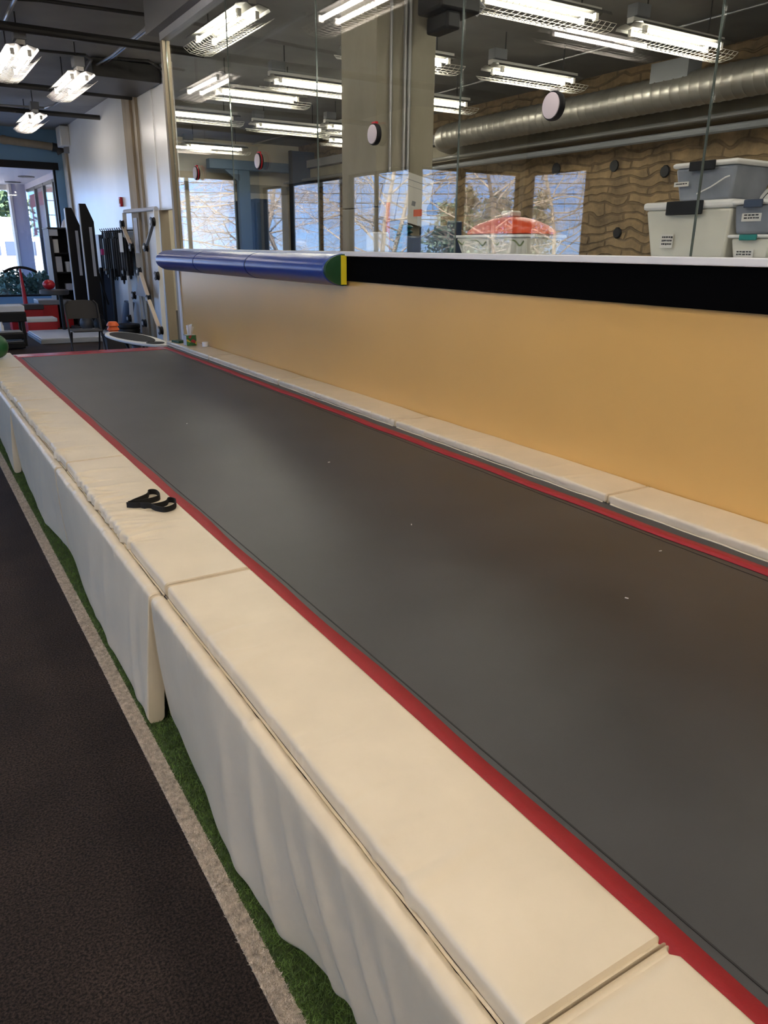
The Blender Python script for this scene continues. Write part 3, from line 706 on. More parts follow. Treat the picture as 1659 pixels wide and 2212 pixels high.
# pads against the yellow wall
yr = [-1.4, .45, 2.31, 4.15, 6.01, 7.78, 9.30]
rlab = ['nearest flat cream pad at the foot of the yellow wall, out past the picture edge', 'flat cream pad at the foot of the yellow wall, cut by the right picture edge', 'flat wrinkled cream pad along the yellow wall, second from the right edge',
        'flat cream pad at the middle of the yellow wall foot', 'flat cream pad with many cross wrinkles, second from the far end of the wall', 'farthest flat cream pad, under the tissue box']
for i in range(6):
    L = yr[i+1]-yr[i]-.006
    t = thing('wall_foot_pad', rlab[i], 'pad', (2.648, yr[i], .497), group='cream pads at the foot of the yellow wall')
    f = wrinkles(60+i, L, .0, .29, (6, 14, 18, 24, 28, 6)[i], .0055)
    g = lambda x, z, y, f=f, L=L: f(x, z, y)*np.where(z > .02, 1, .4)
    def off(y, z, i=i, L=L): return .010*np.sin(PI*y/L)*(1 if i in (2, 3) else .3)
    pad_mesh(L, rr_section(0, .286, 0, .046, .013, 20, 3), g, i, off if i < 5 else None, ny=360).build('cover', 'cream_vinyl', t)
    MB().tube([(-.001, .02+k*(L-.04)/30, .004+.0015*math.sin(k*1.3)) for k in range(31)], .004, 6).build('piping', 'cream_vinyl', t)

# floor stripe and turf
def blades(x0, x1, y0, y1, z, n, h, m, name, seed, wx=.0016, ybias=1.6):
    r = np.random.default_rng(seed); x = r.uniform(x0, x1, n); y = y0+(y1-y0)*r.random(n)**ybias
    a = r.uniform(0, 6.283, n); ln = r.uniform(.4, 1, n)*h; tx = r.normal(0, .55, n)*h; ty = r.normal(0, .55, n)*h
    ca, sa = np.cos(a)*wx, np.sin(a)*wx
    V = np.empty((n, 3, 3)); V[:, 0] = np.c_[x-ca, y-sa, np.full(n, z)]; V[:, 1] = np.c_[x+ca, y+sa, np.full(n, z)]; V[:, 2] = np.c_[x+tx, y+ty, z+ln]
    me = bpy.data.meshes.new(name); me.from_pydata(V.reshape(-1, 3).tolist(), [], np.arange(3*n).reshape(-1, 3).tolist()); me.materials.append(MATS[m])
    o = bpy.data.objects.new(name, me); C.objects.link(o); return o
S('floor_turf', MB().box(.502, .70, -2, 9.2, .0, .005), 'turf_base')
o = blades(.502, .69, .7, 7.5, .005, 52000, .012, 'turf_blade', 'artificial_turf', 3); tag(o, 'narrow strip of green artificial turf between the pale line and the cream panels', 'turf', kind='stuff')
S('floor_line', MB().box(.450, .502, -2, 12, .0, .004), 'line_base')
o = blades(.449, .503, .8, 8, .004, 30000, .006, 'line_blade', 'turf_line', 4, .0016); tag(o, 'pale grey turf line running along the dark floor', 'line', kind='stuff')

# black strap on the pad
t = thing('webbing_strap', 'looped black webbing strap lying on the cream pad', 'strap', (.77, 3.2, .5385))
def sp(pts, n=8):
    out = []; P = [Vector((*p, 0)) if len(p) == 2 else Vector(p) for p in pts]
    for i in range(len(P)-1):
        a, b, c, d = P[max(i-1, 0)], P[i], P[i+1], P[min(i+2, len(P)-1)]
        for k in range(n):
            u = k/n; out.append(.5*((2*b)+(c-a)*u+(2*a-5*b+4*c-d)*u*u+(3*b-3*c+d-a)*u**3))
    out.append(P[-1]); return out
MB().ribbon(sp([(-.075, .025), (-.045, .055), (.03, .11), (.055, .165), (.082, .150), (.078, .075), (.045, .045), (-.01, .035), (-.07, .035, .002)]), .024, .0018).build('upper_loop', 'strap_black', t)
MB().ribbon(sp([(-.078, .030), (-.05, .005), (.0, -.02, .0), (.02, -.085), (.05, -.115), (.095, -.09), (.118, -.025), (.10, .01), (.075, -.03), (.03, -.045), (-.01, -.03), (-.03, .0)]), .024, .0018).build('lower_loop', 'strap_black', t)

# wall fittings: black band and blue bolsters
tag(MB().box(WX-.022, WX-.001, -4.0, 9.2, 1.378, 1.5535).build('wall_band', 'black_mat', bevel=.003), 'long flat black mat band along the top of the yellow wall', 'mat')
by = [5.30, 6.87, 8.33, 9.75]
blab = ['blue half round wall bolster with the green and yellow end, nearest one', 'middle blue half round wall bolster', 'farthest blue half round wall bolster, sticking out past the wall end']
for i in range(3):
    L = by[i+1]-by[i]-.008
    t = thing('wall_bolster', blab[i], 'bolster', (WX-.024, by[i], 1.457), group='blue wall bolsters')
    prof = [(-.205*math.cos(a) if False else -.19*math.sin(a), .118*math.cos(a)) for a in [PI*k/20 for k in range(21)]]
    MB().prism(prof, .012, L, 'y').build('cover', 'blue_vinyl', t, bevel=.008)
    if i == 0:
        MB().prism([(x*.96, z*.97) for x, z in prof], -.02, .011, 'y').build('end_cap', 'green_vinyl', t, label='dark green end cap')
        MB().box(-.050, -.004, -.026, -.0205, -.105, .105).build('end_strip', 'yellow_strip', t, label='yellow strip on the end cap')
    else: MB().prism([(x*.985, z*.985) for x, z in prof], -.003, .011, 'y').build('joint', 'navy_line', t)

# reaction discs on the glass
dl = ['leftmost small round disc lamp with red rim on the far glass', 'second small round disc lamp from the left on the glass', 'round disc lamp on the glass in front of the concrete column', 'largest round disc lamp on the glass at upper right']
for i, (y, z) in enumerate(((8.73, 2.37), (7.0, 2.35), (4.97, 2.355), (3.21, 2.30))):
    t = thing('disc_lamp', dl[i], 'disc lamp', (GX-.006, y, z), group='round disc lamps on the glass')
    MB().lathe([(.052, -.001), (.066, -.008), (.070, -.03), (.066, -.042)], (0, 0, 0), 'x', 28).build('housing', 'black_plastic', t)
    MB().lathe([(.060, -.0425), (.060, -.047), (.055, -.049)], (0, 0, 0), 'x', 28).build('face', 'disc_face', t)
    MB().box(-.034, -.012, -.025, .025, .066, .078).build('clip', 'red_plastic' if i < 3 else 'white_plastic', t)
    if i < 2: MB().lathe([(.071, -.022), (.072, -.027), (.071, -.032)], (0, 0, 0), 'x', 28).build('rim', 'red_plastic', t)

# small things on the far pads
t = thing('tissue_box', 'small square tissue box printed with green leaves on the far pad', 'tissue box', (2.76, 8.72, .546))
MB().box(-.058, .058, -.058, .058, 0, .115).build('carton', 'leaf_print', t, bevel=.003)
MB().box(-.0595, -.058, -.056, .056, .003, .112).build('side_panel_print', 'light_grey', t, label='pale printed side of the carton')
MB().box(-.05, .05, -.05, .05, .1155, .118).build('top_panel', 'white_plastic', t)
ts = MB()
for a in range(5):
    ang = a*1.25; c, s_ = math.cos(ang), math.sin(ang)
    ts.add([(-.02*c, -.02*s_, .118), (.025*c, .025*s_, .118), (.045*c+.01, .045*s_, .20+.01*a), (0, .01*a-.02, .225), (-.035*c, -.035*s_, .19)], [(0, 1, 2, 3, 4)])
o = ts.build('tissue', 'tissue', t, smooth=False); md = o.modifiers.new('solid', 'SOLIDIFY'); md.thickness = .003
tag(MB().box(-.06, .06, -.09, .09, 0, .022).build('notebook', 'green_vinyl', loc=(2.74, 9.05, .546), rot=(0, 0, .2), bevel=.003), 'flat dark green case lying on the pad behind the tissue box', 'case')
t = thing('tape_roll', 'small white paper roll on the pad right of the tissue box', 'paper roll', (2.87, 8.52, .546))
MB().lathe([(.025, 0), (.035, 0), (.035, .05), (.025, .05)], n=18).build('roll', 'tissue', t)
tag(MB().sphere((0, 0, .118), .118, 28, 16).build('medicine_ball', 'green_rubber', loc=(.735, 8.55, .539)), 'dark green ball at the left picture edge on the far pad', 'ball')

# oval balance board beyond the track end
t = thing('balance_board', 'white oval balance board with black deck beyond the track end', 'board', (2.62, 10.62, 0), (0, 0, math.radians(-84)))
def oval(a, b, n=44): return [(a*math.cos(2*PI*k/n), b*math.sin(2*PI*k/n)*(1-.12*math.cos(2*PI*k/n))) for k in range(n)]
MB().prism(oval(.95, .25), .415, .45, 'z').build('deck', 'white_plastic', t, bevel=.012)
MB().prism([(x-.12, y) for x, y in oval(.68, .195)], .4503, .455, 'z').build('deck_pad', 'strap_black', t)
MB().prism([(x+.70, y) for x, y in oval(.13, .11)], .4503, .455, 'z').build('tail_pad', 'strap_black', t)
MB().lathe([(.20, .0), (.20, .03), (.06, .06), (.06, .35), (.16, .414)], n=20).build('pedestal', 'mid_grey', t)
for k in range(4):
    a = k*PI/2+.4; MB().bar((.1*math.cos(a), .1*math.sin(a), .20), (.30*math.cos(a), .18*math.sin(a), .41), .02, .02).build('brace', 'black_plastic', t)
for k, (x, y) in enumerate(((2.62, 11.9),)):
    for j in range(3):
        o = MB().lathe([(.088, 0), (.088, .012), (.062, .055), (.045, .06)], n=20).build('disc_cone', 'orange_plastic', loc=(x, y, .38+j*.0605)); tag(o, 'orange sports cone in the stack behind the oval board, %s of three' % ('bottom', 'middle', 'top')[j], 'cone', 'stacked orange cones')
t = thing('plyo_block', 'low dark block carrying the orange cones behind the oval board', 'block', (2.62, 11.9, 0))
MB().box(-.14, .14, -.14, .14, 0, .34).build('block', 'dark_grey', t, bevel=.01); MB().box(-.15, .15, -.15, .15, .342, .379).build('block_top', 'black_plastic', t, bevel=.005)
o = MB().lathe([(.09, 0), (.09, .015), (.04, .20), (.025, .20)], n=18).build('traffic_cone', 'orange_plastic', loc=(2.36, 11.55, 0)); tag(o, 'orange cone standing on the floor under the oval board', 'cone')

# folding chair
CHX, CHY = 2.25, 12.0
t = thing('folding_chair', 'dark brown metal folding chair facing the track', 'chair', (CHX, CHY, 0))
W2 = .225
for s_ in (-1, 1):
    MB().tube([(s_*W2, -.25, 0), (s_*W2, .02, .44), (s_*W2, .14, .80), (s_*(W2-.05), .15, .85)], .014, 8).build('front_leg', 'brown_chair', t)
    MB().tube([(s_*(W2-.03), .22, 0), (s_*(W2-.03), .0, .42)], .013, 8).build('rear_leg', 'brown_chair', t)
MB().box(-W2+.02, W2-.02, -.22, .14, .435, .455).build('seat', 'brown_chair', t, bevel=.008)
bk = MB(); n = 14; vs = []
for i in range(n+1):
    u = -1+2*i/n; x = u*(W2-.012); zt = .86 - .05*abs(u)**5; y = .125+.02*(1-u*u)
    vs += [(x, y-.01, .60), (x, y+.05, zt), (x, y+.06, zt), (x, y, .60)]
fs = []
for i in range(n):
    for j in range(4): fs.append((i*4+j, i*4+(j+1) % 4, i*4+4+(j+1) % 4, i*4+4+j))
fs += [(0, 1, 2, 3), (n*4+3, n*4+2, n*4+1, n*4)]
bk.add(vs, fs).build('backrest', 'brown_chair', t)
MB().tube([(-W2, -.17, .13), (W2, -.17, .13)], .009, 6).build('stretcher', 'brown_chair', t)
MB().tube([(-W2+.03, .17, .10), (W2-.03, .17, .10)], .009, 6).build('rear_stretcher', 'brown_chair', t)

# stacked black step benches at the left edge
t = thing('step_bench', 'black padded bench with grey top at the left picture edge', 'bench', (1.35, 14.5, 0))
MB().box(-.55, .40, -.2, .25, .56, .66).build('bench_top', 'light_grey', t, bevel=.01); MB().box(-.55, .41, -.22, .27, .40, .555).build('apron', 'black_plastic', t, bevel=.01)
for x in (-.5, .35):
    for y in (-.18, .22): MB().bar((x, y, 0), (x, y, .40), .05, .05, (0, 1, 0)).build('leg', 'black_plastic', t)
for k, (z, lab) in enumerate(((.02, 'low grey topped step at the left edge, lower of two by the bench'), (.17, 'low grey topped step at the left edge, upper of two by the bench'))):
    t = thing('aerobic_step', lab, 'step', (1.25, 13.95-.02*k, z), group='low steps')
    MB().box(-.5, .38, -.15, .15, 0, .10).build('step_base', 'black_plastic', t, bevel=.015); MB().box(-.48, .36, -.14, .14, .101, .125).build('step_top', 'mid_grey', t, bevel=.01)
tag(MB().lathe([(.03, 0), (.032, .08), (.018, .11), (.018, .14)], n=14).build('water_bottle', 'white_plastic', loc=(1.33, 13.95, .297)), 'small pale bottle standing on the low steps at left', 'bottle')
tag(MB().tube([(-.18, 0, 0), (.16, 0, 0)], .035, 12).build('foam_tube', 'lime', loc=(1.0, 14.25, .595+.0665+.036)), 'yellow green foam tube lying on the bench at left', 'foam tube')
tag(MB().sphere((0, 0, .09), .12, 18, 10, (1.3, 1, .75)).build('gym_bag', 'slate_plastic', loc=(1.12, 14.6, .661)), 'small dark bag on the bench at the left edge', 'bag')
# pale platform behind the chair
t = thing('lifting_platform', 'low pale grey platform behind the folding chair', 'platform', (2.55, 15.2, 0))
MB().box(-.60, .75, -.8, .8, .0, .075).build('platform_base', 'box_grey', t, bevel=.01); MB().box(-.58, .73, -.78, .78, .0755, .095).build('platform_deck', 'light_grey', t, bevel=.008)
# red stand with curved black handle
t = thing('push_handle_stand', 'red post with curved black crossbar on a flat black base', 'stand', (2.12, 17.2, 0))
MB().box(-.30, .30, -.2, .2, .0, .40).build('plinth', 'red_plastic', t, bevel=.01); MB().box(-.32, .32, -.22, .22, .4, .50).build('plinth_top', 'dark_grey', t, bevel=.01)
MB().tube([(.02, 0, .505), (.0, 0, 1.17)], .045, 10, r1=.02).build('post', 'red_plastic', t)
MB().tube([(u*.30, 0, 1.20-.09*u*u) for u in np.linspace(-1, 1, 11)], .026, 8).build('crossbar', 'black_plastic', t)
t = thing('red_plyo_box', 'red box with grey top behind the pale platform', 'box', (2.58, 17.6, 0))
MB().box(-.18, .45, -.3, .3, 0, .46).build('box_body', 'red_plastic', t, bevel=.01); MB().box(-.19, .46, -.31, .31, .461, .56).build('box_top', 'mid_grey', t, bevel=.01)
t = thing('white_topped_crate', 'low red crate with a white top beside the platform', 'crate', (2.25, 16.45, 0))
MB().box(-.25, .28, -.25, .25, 0, .22).build('crate_body', 'red_plastic', t, bevel=.008); MB().box(-.26, .29, -.26, .26, .221, .29).build('lid', 'white_plastic', t, bevel=.008)

# black storage cabinet / cable machine at the end window
t = thing('storage_cabinet', 'tall black open cabinet with shelves at the end window', 'cabinet', (2.97, 17.6, 0))
MB().box(-.22, -.16, -.3, .3, 0, 1.93).build('side_panel', 'black_plastic', t); MB().box(.38, .44, -.3, .3, 0, 1.93).build('side_panel', 'black_plastic', t)
MB().box(-.16, .38, .25, .3, 0, 1.93).build('back_panel', 'black_plastic', t)
MB().box(-.24, .46, -.32, .32, 1.931, 1.96).build('top_panel', 'dark_grey', t, bevel=.005)
for z in (.35, .72, 1.08, 1.45): MB().box(-.16, .38, -.28, .25, z, z+.025).build('shelf', 'black_plastic', t)
MB().box(-.21, -.05, -.312, -.30, 1.80, 1.92).build('label_plate', 'light_grey', t)
for k, (x, z, w_, h_, m, lab) in enumerate(((2.87, 1.475, .10, .26, 'white_plastic', 'white box standing in the cabinet, top shelf'), (2.89, 1.105, .12, .30, 'light_grey', 'pale grey box in the cabinet, middle shelf'), (3.07, 1.105, .10, .20, 'white_plastic', 'smaller white box in the cabinet, middle shelf'), (3.19, 1.475, .16, .10, 'slate_plastic', 'blue grey case in the cabinet, top shelf'), (3.04, .745, .14, .13, 'light_grey', 'pale box in the cabinet, lower shelf'))):
    tag(MB().box(-w_/2, w_/2, -.06, .06, 0, h_).build('storage_box', m, loc=(x, 17.42, z+.001), bevel=.006), lab, 'box', 'boxes in the black cabinet')
tag(MB().lathe([(.001, 0), (.11, 0), (.07, .12), (.001, .2)], n=16).build('paper_cone_hat', 'light_grey', loc=(3.15, 17.55, 1.961)), 'pale cone shaped item on top of the black cabinet', 'cone')
# round tray with red ball on a stand
t = thing('tray_stand', 'black stand with a flat round tray beside the cabinet', 'stand', (2.50, 15.9, 0))
MB().lathe([(.24, .74), (.26, .76), (.26, .82), (.24, .83)], n=28).build('tray', 'dark_grey', t)
MB().tube([(.10, 0, .037), (.10, 0, .738)], .035, 10).build('stand_post', 'black_plastic', t); MB().lathe([(.2, 0), (.2, .02), (.05, .035)], (.10, 0, 0), n=20).build('stand_base', 'black_plastic', t)
tag(MB().sphere((0, 0, .09), .10, 22, 14, (1.1, 1.1, .9)).build('exercise_ball', 'red_plastic', loc=(2.42, 15.9, .832)), 'red ball resting on the round tray', 'ball')
# two tall leaning uprights with pale stripes
for i, (x, y, zt, lab) in enumerate(((3.13, 16.9, 2.32, 'tall black slanted upright with a pale stripe, left of two'), (3.30, 16.4, 2.38, 'tall black slanted upright with a pale stripe, right and taller of two'))):
    t = thing('rack_upright', lab, 'upright', (x, y, 0), group='tall black uprights')
    MB().prism([(-.09, 0), (.15, 0), (.15, zt-.32), (.03, zt), (-.09, zt)], -.035, .035, 'y').build('blade', 'black_plastic', t, bevel=.006)
    MB().box(-.105, -.092, -.06, .04, .3, zt-.02).build('edge_strip', 'light_grey', t); MB().box(.045, .10, -.042, -.036, 1.05, zt-.42).build('slot_strip', 'light_grey', t)
    MB().box(-.2, .22, -.2, .2, 0, .06).build('foot_plate', 'dark_grey', t, bevel=.008)
    MB().bar((.12, 0, 1.2), (.27, 0, .5), .04, .03).build('brace', 'black_plastic', t)
for i, (x, y, z, r_, m, lab) in enumerate(((2.95, 15.55, .096, .13, 'dark_grey', 'dark round weight on the pale platform, left one'), (3.15, 15.35, .096, .12, 'black_plastic', 'black round weight on the pale platform, right one'))):
    t = thing('kettlebell', lab, 'kettlebell', (x, y, z), group='weights on the platform')
    MB().sphere((0, 0, r_), r_, 18, 12).build('bell', m, t); MB().tube([(r_*.55*math.cos(a), 0, r_*1.75+r_*.75*math.sin(a)) for a in np.linspace(-.3, PI+.3, 12)], .016, 8).build('handle', m, t)
# band rack on the white wall
t = thing('band_rack', 'black tower and wall rail crowded with hanging black bands', 'rack', (3.9, 16.4, 0))
MB().box(-.16, .02, 1.05, 1.45, 0, 1.84).build('tower_panel', 'slate_plastic', t, bevel=.01)
MB().box(.01, .04, -1.15, 1.0, 1.86, 1.95).build('wall_rail', 'light_grey', t)
for k in range(12):
    y = -1.1+k*.18; MB().tube([(.01, y, 1.90), (-.14, y, 1.90), (-.16, y, 1.95)], .010, 6).build('hook', 'black_plastic', t)
for k, y in enumerate((-.35, .55)): MB().tube([(-.30, y, .03), (-.28, y, 1.2)], .04, 10).build('tripod_post', 'black_plastic', t)
MB().lathe([(.25, 0), (.25, .04), (.08, .06)], (-.28, .1, 0), n=20).build('weighted_base', 'black_plastic', t)
MB().tube([(-.42, .7, 1.13), (-.1, .7, 1.16)], .025, 8).build('side_arm', 'light_grey', t)
rng = random.Random(9)
bnames = ['left end', 'second', 'third', 'fourth', 'fifth', 'sixth', 'seventh', 'eighth', 'ninth', 'tenth', 'eleventh', 'right end']
for k in range(12):
    y = 16.4-1.1+k*.18; ln = .72+.25*rng.random(); w_ = .055+.03*rng.random(); mb = MB()
    pts = [(0, -w_, -ln*.55), (0, -w_*1.05, -ln*.2), (0, -.015, -.01), (0, .015, -.01), (0, w_*1.05, -ln*.2), (0, w_, -ln*.55), (0, w_*.4, -ln), (0, -w_*.4, -ln), (0, -w_, -ln*.55)]
    for a, b in zip(pts, pts[1:]): mb.bar(a, b, .05, .02, (1, 0, 0))
    mb.box(-.05, .05, -w_*.8, w_*.8, -ln*.95, -ln*.15)
    o = mb.build('exercise_band', ('strap_black', 'strap_black', 'black_plastic', 'strap_black')[k % 4], loc=(3.79, y, 1.888))
    tag(o, 'bundled black exercise band hanging from the wall rail, %s hook counted from the camera side' % ('first' if k == 0 else 'last' if k == 11 else bnames[k]), 'band', 'bands on the rail')
tag(MB().box(-.03, .03, -.03, .03, -.06, .06).build('door_anchor', 'pink', loc=(3.70, 17.05, 1.50), bevel=.01), 'small pink tag among the hanging black bands', 'tag')
tag(MB().box(-.004, .004, -.13, .13, -.17, .17).build('notice_sheet', 'paper', loc=(3.70, 15.42, 1.68)), 'white paper sheet hanging at the right of the black bands', 'paper')
tag(MB().tube([(0, 0, 0), (.03, -.05, .60)], .10, 16).build('foam_roller', 'slate_plastic', loc=(3.70, 15.75, .01), rot=(.12, .12, 0)), 'dark blue foam roller leaning by the white wall', 'foam roller')
t = thing('weight_stack', 'pile of black round weights on the floor by the wall', 'weights', (3.55, 14.9, 0))
for k in range(3): MB().lathe([(.20, 0), (.21, .02), (.21, .06), (.20, .08)], (.01*k, .015*k, .082*k), n=22).build('plate', 'black_plastic', t)
t = thing('fire_alarm', 'small red fire alarm strobe on the white wall', 'alarm', (3.945, 16.05, 2.42))
MB().box(-.05, 0, -.05, .05, -.085, .085).build('housing', 'red_plastic', t, bevel=.006); MB().box(-.064, -.051, -.03, .03, -.03, .05).build('strobe_lens', 'white_plastic', t, bevel=.004)
tag(MB().box(-.006, 0, -.12, .12, -.30, .30).build('wall_notice', 'light_grey', loc=(3.852, 14.85, 1.80)), 'tall pale printed sheet on the pillar inside the pulley frame', 'paper')

# pulley frame against the white wall
t = thing('pulley_frame', 'pale wall frame with round black pulleys and slanting bars', 'frame', (3.80, 14.5, 0))
def fp(y, z, x=0): return (x, y-14.5, z)
MB().tube([fp(15.33, 2.22), fp(13.30, 2.20)], .035, 10).build('top_bar', 'light_grey', t)
MB().bar(fp(15.40, 2.20), fp(15.58, .05), .05, .07, (1, 0, 0)).build('left_post', 'white_plastic', t)
MB().bar(fp(13.33, 2.18), fp(13.40, .05), .05, .07, (1, 0, 0)).build('right_post', 'white_plastic', t)
MB().bar(fp(15.35, 1.95, -.05), fp(14.85, 1.58, -.05), .03, .06, (1, 0, 0)).build('upper_left_bar', 'wood_pale', t)
MB().bar(fp(13.40, 1.95, -.05), fp(13.90, 1.60, -.05), .03, .05, (1, 0, 0)).build('upper_right_bar', 'mid_grey', t)
MB().bar(fp(14.45, 1.20, -.05), fp(14.02, .75, -.05), .035, .06, (1, 0, 0)).build('lower_bar', 'wood_pale', t)
MB().bar(fp(13.98, .75, -.07), fp(13.42, .28, -.07), .035, .06, (1, 0, 0)).build('lower_bar', 'wood_pale', t)
MB().prism([(y-14.5, z) for y, z in ((14.48, 1.12), (14.95, .76), (14.10, .76))], -.045, -.025, 'x').build('triangle_plate', 'mid_grey', t)
MB().tube([fp(14.58, .75, -.03), fp(14.45, .33, -.03)], .02, 8).build('center_post', 'mid_grey', t)
for y, z in ((15.38, 2.0), (13.34, 2.0), (14.84, 1.60), (13.90, 1.60), (15.55, 1.15), (13.36, 1.15), (14.47, 1.19), (15.0, .75), (14.0, .74), (15.52, .29), (14.43, .29), (13.40, .25)):
    c = fp(y, z, -.06)
    p = MB().lathe([(.03, -.03), (.075, -.03), (.06, 0), (.075, .03), (.03, .03)], c, 'x', 20).build('pulley_wheel', 'black_plastic', t)
    MB().lathe([(.03, -.045), (.035, -.032), (.02, -.031)], c, 'x', 14).build('hub_cap', 'light_grey', p)

# ------------------------------------------------------------------ back room, behind the glass
t = thing('concrete_column', 'big square concrete column behind the glass with conduits', 'column', (3.72, 6.2, .01))
MB().box(-.0, .60, 0, .62, 0, 1.95).build('lower_shaft', 'concrete', t, bevel=.008); MB().box(0, .60, 0, .62, 1.956, CZ-.02).build('upper_shaft', 'concrete', t, bevel=.008)
for x, r_ in ((.13, .014), (.27, .017), (.315, .017)): MB().tube([(x, -.02, .0), (x, -.02, CZ-.03)], r_, 8).build('conduit', 'conduit', t)
t = thing('projector', 'black projector hung high on the concrete column', 'projector', (4.22, 5.9, 3.52))
MB().box(-.20, .20, -.18, .16, -.09, .13).build('body', 'black_plastic', t, bevel=.02); MB().box(-.12, .02, -.16, .14, -.22, -.09).build('mount', 'black_plastic', t, bevel=.02)
MB().tube([(0, .1, .13), (0, .1, CZ-3.53)], .025, 8).build('drop_pole', 'black_plastic', t); MB().tube([(.2, -.1, .05), (.27, -.14, -.02), (.22, -.1, -.08)], .01, 6).build('cable', 'light_grey', t)
t = thing('air_duct', 'long round spiral metal duct under the back room ceiling', 'duct', (9.2, 5, 3.62))
pr = []; yy = -8.5; k = 0
while yy < 7.6: pr += [(.205, yy), (.205, yy+.10), (.213, yy+.115), (.205, yy+.13)]; yy += .15
MB().lathe(pr, (0, 0, 0), 'y', 24).build('duct_run', 'duct_metal', t)
MB().tube([(0, 7.6, 0), (.02, 7.85, -.01), (.15, 8.05, -.03), (.40, 8.15, -.05)], .205, 20).build('elbow', 'duct_metal', t)
MB().box(-.16, .10, 2.35, 2.95, .12, .36).build('access_box', 'mid_grey', t)
for k, (x, z, r_, nm) in enumerate(((9.60, 3.16, .05, 'lower'), (9.50, 3.30, .035, 'upper'))):
    pipe('wall_pipe', [(x, -3.9, z), (x, 20.7, z)], r_, 'conduit' if k else 'mid_grey', '%s grey pipe running below the round duct' % nm, group='pipes below the duct')
pipe('wire_conduit', [(8.6, -3.9, 4.20), (8.6, 20.7, 4.20)], .015, 'conduit', 'thin conduit line along the back room ceiling above the duct', 'conduit')
# wall anchors / holes in the stone
rng = random.Random(3)
for k, (y, z) in enumerate(((8.3, 2.75), (7.6, 2.35), (8.25, 2.02), (7.85, 1.95), (7.75, 1.93), (9.1, 1.9), (6.7, 2.45), (6.1, 2.9), (5.6, 2.75), (7.35, 2.05), (10.6, 2.95), (9.3, 2.9))):
    o = MB().lathe([(.07+.03*rng.random(), -.02), (.09, 0.0), (.04, .05)], (0, 0, 0), 'x', 10).build('wall_hole', 'black_plastic', loc=(9.985, y, z)); tag(o, 'small dark plug in the brown stone wall behind the glass', 'plug', 'dark plugs in the stone wall')
# counter just behind the glass
t = thing('storage_counter', 'long pale counter standing directly behind the glass', 'counter', (3.45, 2.4, .01))
MB().box(-.33, .33, -2.4, 3.6, 0, 1.535).build('counter_body', 'mid_grey', t); MB().box(-.34, .34, -2.42, 3.62, 1.536, 1.572).build('counter_top', 'white_trim', t, bevel=.004)
KZ = 1.5825
def tote(name, label, loc, lx, ly, h, body_m, handle_m, group, rot=0, flare=.03, latch_side=True):
    t = thing(name, label, 'tote', loc, (0, 0, rot), group)
    a, b = lx/2, ly/2; f = flare; mb = MB()
    mb.add([(-a+f, -b+f, 0), (a-f, -b+f, 0), (a-f, b-f, 0), (-a+f, b-f, 0), (-a, -b, h*.86), (a, -b, h*.86), (a, b, h*.86), (-a, b, h*.86)], [(3, 2, 1, 0), (4, 5, 6, 7), (0, 1, 5, 4), (1, 2, 6, 5), (2, 3, 7, 6), (3, 0, 4, 7)])
    mb.build('bin', body_m, t, bevel=.012)
    MB().box(-a-.012, a+.012, -b-.012, b+.012, h*.862, h).build('lid', 'white_plastic', t, bevel=.012)
    for sx in (-1, 1):
        MB().box(sx*(a+.020)-.006, sx*(a+.020)+.006, -b*.42, b*.42, h*.76, h*1.0).build('latch', handle_m, t, bevel=.004)
    return t
def sticker(parent, x, y0, y1, z0, z1, lines=2):
    s_ = MB().box(x-.001, x, y0, y1, z0, z1).build('sticker', 'paper', parent, smooth=False)
    ink = MB(); n = lines; hh = (z1-z0)/(n+1)
    rg = random.Random(int(z0*1000)+n)
    for k in range(n):
        zc = z1-hh*(k+.9); y = y1-(y1-y0)*.12
        while y > y0+(y1-y0)*.15:
            wd = (y1-y0)*(.06+.1*rg.random()); ink.box(x-.0018, x-.0011, y-wd, y, zc-hh*.3*(.5+rg.random()*.5), zc+hh*.3); y -= wd*1.3
    ink.build('lettering', 'ink', s_, smooth=False)
bt = tote('storage_tote', 'large clear tote with black latch and paper sticker, bottom of the stack', (3.28, 2.43, KZ), .36, .46, .245, 'tote_clear', 'black_plastic', 'storage totes behind the glass')
sticker(bt, -.1745, .06, .13, .045, .105, 3)
tb = MB(); tb.sphere((0, .06, .06), .05, 14, 8, (.6, 1.2, .8)); tb.sphere((0, -.09, .07), .06, 14, 8, (.6, 1.1, 1))
ut = tote('storage_tote', 'smaller clear storage tote with dark contents on top of the large one', (3.30, 2.41, KZ+.247), .28, .315, .165, 'tote_dark_contents', 'black_plastic', 'storage totes behind the glass', flare=.022)
sticker(ut, -.1465, .07, .15, .065, .085, 1)
MB().tube([(-.147, .02, .03), (-.149, -.05, .055), (-.151, -.12, .09), (-.151, -.14, .095)], .003, 6).build('white_cord', 'white_plastic', ut)
r1 = tote('storage_tote', 'small clear tote with teal latch and label, lower one at the right picture edge', (3.20, 2.09, KZ), .20, .19, .10, 'tote_clear', 'teal_handle', 'storage totes behind the glass', flare=.012)
sticker(r1, -.0955, -.02, .07, .008, .04, 2)
r2 = tote('storage_tote', 'clear tote with dark blue contents and a label, upper one at the right picture edge', (3.20, 2.09, KZ+.102), .20, .20, .135, 'tote_dark_contents', 'slate_plastic', 'storage totes behind the glass', flare=.012)
sticker(r2, -.0955, -.03, .06, .05, .085, 2)
t = thing('round_dial', 'white round dial with a black ring behind the right totes', 'dial', (3.42, 2.16, KZ+.20))
MB().lathe([(.12, 0), (.13, -.01), (.13, -.03), (.12, -.035)], (0, 0, .0), 'x', 32).build('case', 'white_plastic', t); MB().lathe([(.105, -.0355), (.11, -.038), (.108, -.04)], (0, 0, 0), 'x', 32).build('ring', 'black_plastic', t)
